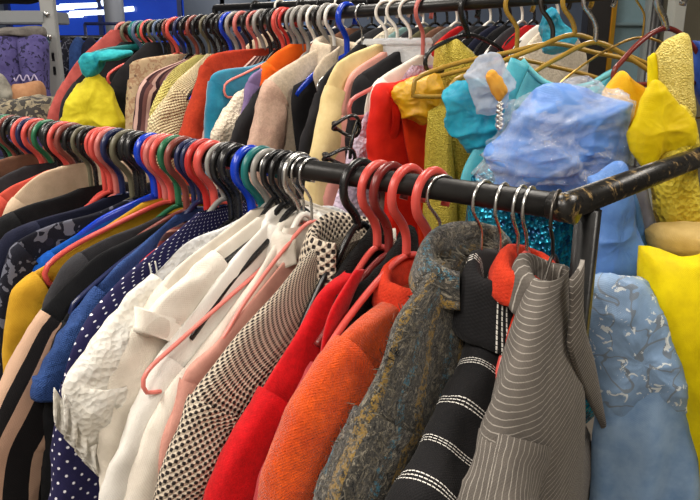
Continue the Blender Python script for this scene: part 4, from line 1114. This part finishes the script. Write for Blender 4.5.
# teal scarf folded over it
o = pillow('scarf', fabric('teal_scarf', (52, 170, 176), (20, 130, 148), pattern=p_lace), None, [(78, 62), (84, 54), (100, 51), (126, 50), (132, 54), (118, 60), (102, 63), (98, 74), (88, 78), (81, 72)], 1.74, .03, .006, 30, 3)
tag(o, 'teal scarf folded over a hanger above the soft yellow blouse', 'scarf')
hang(470, 'black', 'thick', None, 'black hanger with a bare rounded end left of the olive glitter dress', 0, rail=BACK, arms=[(0, -.055), (.05, -.062), (.09, -.072), (.118, -.082)])

# party dresses turned to face the aisle
YA = -38
hang(556, 'gold', 'tube', None, 'gold hanger reaching furthest left, over the aqua tulle', YA, hook='gunmetal', rail=BACK, arms=[(0, -.075), (.08, -.09), (.16, -.105), (.225, -.125)])
hang(578, 'gold', 'tube', None, 'gold hanger right of the first one, over the aqua dress', YA, rail=BACK, arms=[(0, -.062), (.07, -.085), (.14, -.11), (.195, -.13)])
hang(600, 'gold', 'tube', None, 'gold hanger in front of the glass door, holding the blue dress', YA - 6, hook='silver', rail=BACK, arms=[(0, -.075), (.06, -.10), (.11, -.13), (.15, -.16)])
hang(520, 'gold', 'tube', None, 'lower gold hanger whose rounded end frames the mustard satin', YA, rail=BACK, arms=[(0, -.10), (.07, -.112), (.14, -.128), (.19, -.145)])
hang(672, 'wood', 'thick', None, 'brown wooden hanger carrying the yellow dress', YA + 14, rail=BACK, arms=[(0, -.058), (.03, -.066), (.06, -.085), (.082, -.105)], hook='silver')
hang(648, 'brass', 'wire', None, 'brass wire hanger behind the yellow dress', YA, rail=BACK, arms=[(0, -.07), (.06, -.09), (.12, -.13), (.15, -.16)])

def place(name, label, cat, px, py, d, group=None): return thing(name, label, cat, at(px, py, d), 0, group)
G_D = 'party dresses at the right'
# mustard satin
t = place('top', 'mustard yellow satin top framed by the gold hanger end', 'top', 415, 125, 1.2)
pillow('body', F['satiny'], t, [(397, 88), (406, 80), (420, 77), (434, 74), (444, 84), (440, 104), (432, 120), (412, 122), (400, 112), (394, 98)], 1.2, .024, .004, 20, 5, crumple=.010, nang=110, nrad=40)
pillow('skirt', F['olivegl'], t, [(428, 112), (446, 106), (452, 150), (458, 230), (450, 300), (430, 300), (424, 220), (425, 150)], 1.22, .02, .003, 20, 6, folds=.003)
# olive glitter dress
t = place('dress', 'olive gold glitter dress left of the aqua tulle', 'dress', 455, 150, 1.26, G_D)
pillow('bodice', F['olivegl'], t, [(436, 44), (444, 39), (456, 38), (466, 46), (480, 62), (483, 80), (478, 100), (456, 108), (438, 102), (433, 78), (434, 58)], 1.26, .03, .003, 20, 7)
pillow('skirt', F['olivegl'], t, [(436, 96), (478, 94), (484, 150), (490, 230), (488, 330), (440, 330), (434, 230), (432, 150)], 1.27, .03, .003, 20, 8, folds=.004)
# aqua dress with sequined skirt
t = place('dress', 'aqua party dress with a scooped neck and peacock sequin skirt', 'dress', 540, 200, 1.1, G_D)
pillow('bodice', F['aqua'], t, [(524, 62), (532, 70), (546, 84), (566, 88), (588, 86), (604, 76), (614, 72), (612, 110), (598, 150), (560, 170), (520, 168), (505, 140), (508, 105), (516, 80)], 1.12, .04, .004, 14, 9)
tr = [at(px, py, 1.075) - t.location for px, py in ((522, 60), (532, 72), (546, 83), (566, 88), (588, 85), (604, 77), (616, 70))]
bm = BM(); tube(bm, tr, .0045, 8, smooth=30); link('neck_trim', bm, fabric('aqua_trim', (120, 196, 204), (100, 180, 190)), t)
tr = [at(px, py, 1.06) - t.location for px, py in ((520, 62), (506, 95), (496, 130), (474, 170), (468, 200))]
bm = BM(); tube(bm, tr, .016, 12, 1, .35, smooth=30); link('strap', bm, F['aqua'], t)
pillow('skirt', F['seq'], t, [(470, 176), (500, 160), (560, 160), (582, 176), (590, 230), (596, 330), (590, 420), (470, 420), (462, 330), (466, 230)], 1.10, .05, .004, 14, 10, folds=.004)
pillow('tulle_puff', F['aquatul'], t, [(446, 92), (458, 84), (476, 82), (494, 84), (506, 96), (510, 116), (502, 138), (486, 150), (468, 148), (452, 134), (446, 114)], 1.06, .030, .004, 22, 11, crumple=.012, nang=110, nrad=40)
# aqua wrapped bundle hanging above
o = pillow('hat', F['aquatul'], None, [(540, 28), (548, 14), (554, 11), (562, 20), (572, 34), (570, 46), (556, 52), (544, 48)], 1.25, .03, .004, 22, 12, crumple=.012, nang=90, nrad=36); tag(o, 'aqua wrapped bundle hanging above the aqua dress', 'bundle')
# white tulle bow with orange flower
t = place('bow', 'white tulle bow with an orange flower over the aqua tulle', 'bow', 486, 90, 1.0)
TW = fabric('white_tulle', (196, 206, 222), (176, 190, 212), rough=.6, trans=.45, pattern=p_pucker)
pillow('loop', TW, t, [(468, 70), (478, 60), (492, 56), (506, 62), (512, 80), (508, 102), (496, 116), (482, 114), (472, 100), (466, 84)], 1.0, .022, .004, 24, 13, crumple=.010, nang=110, nrad=40)
pillow('flower', fabric('orange_organza', (236, 178, 70), (222, 156, 50), trans=.15), t, [(486, 72), (494, 68), (502, 76), (506, 90), (502, 102), (496, 100), (490, 88)], .965, .012, .005, 40, 14, crease=.006)
bm = BM()
for k in range(16):
    p = at(500 + 2.0 * math.sin(k * 2.1), 103 + k * 1.7, .965) - t.location
    bmesh.ops.create_icosphere(bm, subdivisions=1, radius=.0036, matrix=Matrix.Translation(p))
link('bead_trim', bm, metal('silver_beads', (200, 200, 196), .25), t)
# blue dress wrapped in film
t = place('dress', 'cornflower blue dress with silver embroidery and pale tulle skirt', 'dress', 610, 300, .95, G_D)
pillow('bodice', F['bluesat'], t, [(490, 168), (492, 150), (508, 134), (522, 114), (540, 98), (560, 85), (580, 82), (600, 90), (616, 102), (624, 122), (624, 150), (618, 176), (600, 192), (560, 194), (520, 192), (500, 188)], .98, .046, .003, 6, 15, crumple=.026, stretch=2.2, nang=170, nrad=64, fine=.35)
pillow('drape', F['bluesat'], t, [(588, 178), (622, 166), (632, 196), (640, 236), (645, 280), (636, 300), (606, 302), (590, 280), (586, 230)], .93, .022, .003, 14, 16, folds=.004, ffreq=60, lean=.02, crumple=.006, nang=110, nrad=40)
pillow('inner_drape', fabric('steel_blue_satin', (84, 128, 182), (68, 110, 164), rough=.5), t, [(610, 180), (630, 184), (644, 230), (650, 290), (640, 296), (626, 250)], .97, .02, .003, 18, 17)
pillow('peplum', F['embro'], t, [(590, 284), (606, 276), (640, 278), (660, 300), (674, 340), (686, 385), (690, 404), (676, 414), (640, 410), (612, 420), (592, 400), (586, 340)], .90, .034, .003, 16, 18, folds=.003, ffreq=60, crumple=.008, nang=130, nrad=50)
pillow('skirt', F['tulleb'], t, [(600, 376), (640, 372), (676, 384), (690, 440), (700, 520), (712, 640), (716, 760), (580, 760), (584, 640), (590, 520), (592, 440)], .965, .036, .003, 10, 19, folds=.008, ffreq=85, crumple=.008, stretch=.35, nang=150, nrad=60)
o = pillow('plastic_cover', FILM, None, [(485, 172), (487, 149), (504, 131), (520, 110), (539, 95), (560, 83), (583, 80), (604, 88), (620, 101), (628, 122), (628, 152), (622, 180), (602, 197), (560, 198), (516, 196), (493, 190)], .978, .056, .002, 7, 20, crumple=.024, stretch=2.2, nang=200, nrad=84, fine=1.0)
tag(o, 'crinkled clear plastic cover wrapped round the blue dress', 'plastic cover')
# yellow dress
t = place('dress', 'bright yellow dress with glitter strap, sheer bow and tulle skirt', 'dress', 680, 300, .97, G_D)
pillow('lining', F['marigold'], t, [(602, 92), (612, 78), (622, 70), (632, 78), (650, 90), (668, 94), (668, 120), (640, 130), (612, 122), (600, 110)], 1.02, .02, .003, 20, 21)
pillow('strap', F['goldgl'], t, [(656, 52), (666, 40), (684, 34), (690, 44), (692, 80), (694, 120), (676, 126), (660, 118), (656, 84)], .985, .016, .003, 20, 22)
pillow('side_strap', F['yelltul'], t, [(648, 56), (656, 54), (658, 90), (658, 120), (650, 118), (648, 86)], .99, .010, .002, 20, 23)
pillow('lace_bodice', F['goldlace'], t, [(648, 118), (666, 106), (688, 108), (696, 130), (695, 170), (697, 212), (700, 236), (664, 234), (654, 200), (648, 160)], .97, .035, .004, 20, 24, folds=.003)
pillow('bow', F['yellsheer'], t, [(633, 122), (640, 106), (649, 88), (656, 81), (666, 88), (680, 104), (692, 124), (691, 150), (680, 160), (662, 154), (648, 168), (636, 162), (628, 142)], .93, .016, .003, 16, 25, crumple=.006, nang=120, nrad=40)
pillow('waist', F['nude'], t, [(646, 232), (660, 224), (700, 224), (740, 226), (744, 256), (700, 262), (668, 254), (650, 246)], .95, .034, .003, 20, 26)
pillow('skirt', F['yelltul'], t, [(640, 244), (662, 248), (700, 256), (748, 252), (770, 330), (790, 440), (800, 620), (800, 740), (704, 740), (698, 620), (684, 500), (668, 400), (650, 320), (640, 276)], .95, .060, .003, 9, 27, folds=.006, ffreq=60, crumple=.016, stretch=.6, nang=150, nrad=60)
# blue thing and pale tulle at the right edge
o = pillow('gown', fabric('royal_blue_satin', (40, 78, 160), (28, 60, 136), rough=.5), None, [(694, 40), (720, 44), (724, 90), (716, 130), (694, 84)], 1.1, .03, .004, 18, 30); tag(o, 'royal blue gown peeking in at the right edge', 'gown', G_D)
o = pillow('underskirt', fabric('grey_net', (140, 140, 150), (120, 120, 132), trans=.3, pattern=p_lace), None, [(624, 166), (640, 172), (650, 220), (652, 280), (640, 290), (632, 230)], 1.0, .02, .004, 20, 31, folds=.004); tag(o, 'grey net underskirt between the blue and the yellow dress', 'underskirt')

# ------------------------------------------------------------------ farther rack and the left background
FAR = Rail(at(500, -6, 1.95), RDIR, .0125)
t = thing('garment_rack', 'far black garment rack seen between the hooks of the rear rail', 'clothes rack', (FAR.p.x, FAR.p.y, 0))
a0, a1 = FAR.s_of(660), FAR.s_of(215)
bm = BM(); tube(bm, [RDIR * a0 + Vector((0, 0, FAR.p.z)), RDIR * a1 + Vector((0, 0, FAR.p.z))], .0125, 16); link('rail', bm, BLACKP, t)
for s_ in (a0, a1):
    bm = BM(); tube(bm, [RDIR * s_ + Vector((0, 0, .02)), RDIR * s_ + Vector((0, 0, FAR.p.z))], .0125, 12); link('post', bm, BLACKP, t)
    bm = BM(); R = Matrix.Rotation(math.atan2(NDIR.y, NDIR.x), 3, 'Z'); q = RDIR * s_; box(bm, (q.x, q.y, .015), (.5, .03, .03), .003, R); link('foot_bar', bm, BLACKP, t)
FARC = [(560, 'whitek', 'cream'), (548, 'white', 'white'), (536, 'redd', 'deep red'), (524, 'charcoal', 'charcoal'), (512, 'blackw', 'black'), (502, 'navy', 'dark navy'), (492, 'blackc', 'black'), (480, 'charcoal', 'grey'),
        (468, 'redd', 'red'), (458, 'greylin', 'mottled grey'), (448, 'brown', 'brown'), (436, 'olivec', 'olive'), (424, 'charcoal', 'charcoal'), (412, 'seagreen', 'sea green'), (400, 'whitek', 'off-white'), (386, 'charcoal', 'charcoal'), (372, 'blackw', 'black'),
        (356, 'brown', 'brown'), (340, 'navy', 'navy'), (322, 'charcoal', 'charcoal'), (302, 'blackw', 'black'), (280, 'sand', 'sand'), (256, 'navy', 'navy')]
F['olivec'] = fabric('olive_cotton', (96, 92, 66), (80, 76, 54))
NB = None
for i, (px, fab, cn) in enumerate(FARC):
    z = -.085
    nxt = FARC[i + 1][2] if i + 1 < len(FARC) else 'end'
    pr = [(.045, z), (.10, z - .02), (.17, z - .06), (.20, z - .11), (.21, z - .25)]
    garment('shirt', f'{cn} garment on the far rack, {i + 1}{ {1: "st", 2: "nd", 3: "rd"}.get((i + 1) % 10 if i + 1 not in (11, 12, 13) else 0, "th") } from its right end', 'garment', FAR, px, pr, F[fab], 0, tb=.02, sb=.02, seam=.6, group='clothes on the far rack', seed=300 + px, dense=.6, slen=.4)
    hanger(FAR, px, PL['black' if i % 3 else 'white'], 'tube', [(0, z + .012), (.05, z - .008), (.12, z - .035), (.17, z - .065)], z + .012, 0, f'hanger of the {cn} garment on the far rack, {i + 1}{ {1: "st", 2: "nd", 3: "rd"}.get((i + 1) % 10 if i + 1 not in (11, 12, 13) else 0, "th") } from its right end', 'hangers on the far rack', None, bar=False)

# pale perforated shelving upright at the upper left
def shelving():
    d = 2.6
    top, bot = at(47, -4, d), at(60, 84, d)
    x, yy = at(52, 40, d).x, at(52, 40, d).y
    t = thing('shelving_unit', 'pale grey slotted steel shelving at the upper left', 'shelving', (x, yy, 0))
    m = plain('pale_grey_steel', (150, 152, 152), .4)
    bm = BM(); R = Matrix.Rotation(math.radians(-7), 3, 'Y')
    box(bm, (0, 0, 1.0), (.050, .034, 2.0), .003); o = link('upright', bm, m, t, False)
    for k, zz in enumerate((1.745, 1.665)):
        bm = BM(); tube(bm, [Vector((0, -.017, zz)), Vector((0, -.028, zz))], .009, 14); link('bolt', bm, PL['silver'], t)
    for k, zz in enumerate((1.595, 1.545, 1.45, 1.36)):
        bm = BM(); box(bm, (.004, -.0175, zz), (.010, .003, .030), .001); link('slot', bm, PL['black'], t, False)
    bm = BM(); box(bm, (-.55, .10, 1.735), (1.08, .24, .045), .004); link('shelf', bm, plain('grey_shelf', (128, 132, 136), .45), t, False)
    bm = BM(); tube(bm, [Vector((-1.0, -.03, 1.665)), Vector((-.03, -.03, 1.672)), Vector((-.005, -.03, 1.64))], .012, 10); link('hang_bar', bm, plastic('pale_blue_bar', (104, 130, 152), .35), t)
    for xx in (-1.05,):
        bm = BM(); box(bm, (xx, 0, 1.0), (.05, .034, 2.0), .003); link('upright', bm, m, t, False)
    return t
shelving()
o = pillow('bag', F['blackc'], None, [(-20, 4), (-18, -22), (10, -24), (34, -20), (38, 2)], 2.62, .10, .01, 10, 40); tag(o, 'black bag lying on the grey shelf at the upper left corner', 'bag')
t = place('trousers', 'dull purple printed trousers hanging at the upper left', 'trousers', 20, 60, 2.5)
PUR = fabric('dull_violet_denim', (86, 80, 132), (70, 64, 112), pattern=p_floral((40, 38, 66), (52, 48, 88), 22, .60))
pillow('leg', PUR, t, [(-24, 36), (4, 34), (20, 36), (24, 60), (26, 100), (26, 150), (-30, 150), (-28, 90)], 2.52, .05, .008, 12, 41, folds=.006, ffreq=60)
pillow('leg', PUR, t, [(18, 36), (34, 36), (46, 40), (48, 70), (50, 110), (52, 150), (26, 150), (24, 90), (20, 60)], 2.52, .05, .008, 12, 42, folds=.006, ffreq=60)
pillow('waistband', fabric('grey_brown_band', (112, 108, 104), (84, 80, 78)), t, [(-24, 30), (20, 27), (40, 26), (46, 32), (44, 38), (20, 37), (-24, 40)], 2.5, .055, .006, 20, 43)
bm = BM(); wig = [at(14 + 2.0 * k, 78 + 3.2 * math.sin(k * 1.7) , 2.435) - t.location for k in range(13)]
tube(bm, wig, .0028, 6, smooth=60); link('embroidery', bm, fabric('pale_thread', (170, 160, 190)), t)
o = pillow('bag', fabric('tan_leatherette', (168, 126, 92), (146, 104, 74)), None, [(14, 84), (38, 82), (44, 96), (40, 112), (12, 112)], 2.3, .06, .006, 14, 44); tag(o, 'tan bag below the purple trousers', 'bag')
o = pillow('blanket', fabric('beige_grey_throw', (150, 138, 112), (96, 92, 84), pattern=p_floral((60, 58, 56), (190, 178, 150), 20, .52)), None, [(-16, 104), (10, 98), (40, 96), (56, 104), (54, 130), (-16, 132)], 2.2, .07, .012, 18, 45, crease=.014); tag(o, 'beige and grey throw heaped below the tan bag', 'throw')
o = pillow('handbag', fabric('grey_cream_strap', (150, 148, 138), (110, 108, 100)), None, [(-12, 76), (0, 74), (8, 84), (13, 98), (8, 112), (-12, 112)], 2.25, .04, .006, 18, 46); tag(o, 'pale grey handbag at the left edge below the trousers', 'handbag')
# distant rack in front of the blue window
t = thing('garment_rack', 'thin dark rack standing in front of the blue window', 'clothes rack', (at(90, 38, 3.6).x, at(90, 38, 3.6).y, 0))
zr = at(90, 38, 3.6).z
bm = BM(); tube(bm, [Vector((-.42, 0, zr)), Vector((.42, 0, zr))], .014, 12); link('rail', bm, BLACKP, t)
for xx in (-.02, .42, -.42):
    bm = BM(); tube(bm, [Vector((xx, 0, 0)), Vector((xx, 0, zr + (.07 if xx > -.1 else 0)))], .008, 10); link('post', bm, PL['navy'], t)
bm = BM(); tube(bm, [Vector((-.02, 0, zr + .07)), Vector((.42, 0, zr + .07))], .008, 10); link('upper_bar', bm, PL['navy'], t)
for i, (px, c, w_) in enumerate(((66, 'navyfl', 'dark flourished'), (78, 'denim', 'blue'), (90, 'navy', 'navy'), (102, 'pblue', 'pale blue'), (114, 'denim', 'mid blue'))):
    o = pillow('shirt', F[c], None, [(px - 7, 45), (px, 37), (px + 7, 45), (px + 8, 70), (px + 8, 130), (px - 8, 130), (px - 8, 70)], 3.58, .06, .01, 12, 50 + i)
    tag(o, f'{w_} shirt on the thin rack in front of the blue window, {["leftmost", "second from left", "middle one", "fourth from left", "rightmost"][i]}', 'shirt', 'shirts in front of the blue window')
# ------------------------------------------------------------------ hanger labels in rail order
def order_labels():
    for rail, words, grp in ((FRONT, 'front rail', 'hangers on the front rail'), (BACK, 'rear rail', 'hangers on the rear rail'), ):
        hs = [o for o in bpy.data.objects if o.get('group') == grp]
        hs.sort(key=lambda o: -(o.location - rail.p).dot(rail.d))
        def col(o):
            m = [c for c in o.children if c.name.startswith('arms')][0].data.materials[0].name
            for k, v in PL.items():
                if v.name == m: return CN[k]
            return 'plastic'
        for i, o in enumerate(hs):
            if o['label']: continue
            a = col(hs[i - 1]).replace(' plastic', '') if i else None
            b = col(hs[i + 1]).replace(' plastic', '') if i + 1 < len(hs) else None
            nth = i + 1
            suf = 'th' if 10 <= nth % 100 <= 20 else {1: 'st', 2: 'nd', 3: 'rd'}.get(nth % 10, 'th')
            o['label'] = f'{col(o)} hanger, {nth}{suf} from the left on the {words}'
order_labels()
# ------------------------------------------------------------------ camera, world, view
cd = bpy.data.cameras.new('camera'); cam = bpy.data.objects.new('camera', cd); COL.objects.link(cam)
cam.location = CAM; cam.rotation_euler = (PI / 2 - PITCH, 0, 0)
cd.sensor_width = 36; cd.lens = 36.0 * FPX / 700; cd.clip_start = .02; cd.clip_end = 50
SC.camera = cam
w = bpy.data.worlds.new('world'); SC.world = w; w.use_nodes = True
w.node_tree.nodes['Background'].inputs[0].default_value = (.75, .8, .9, 1); w.node_tree.nodes['Background'].inputs[1].default_value = .10
SC.view_settings.view_transform = 'Standard'; SC.view_settings.look = 'None'; SC.view_settings.gamma = 1.0
SC.view_settings.use_curve_mapping = False; SC.view_settings.exposure = 0.0
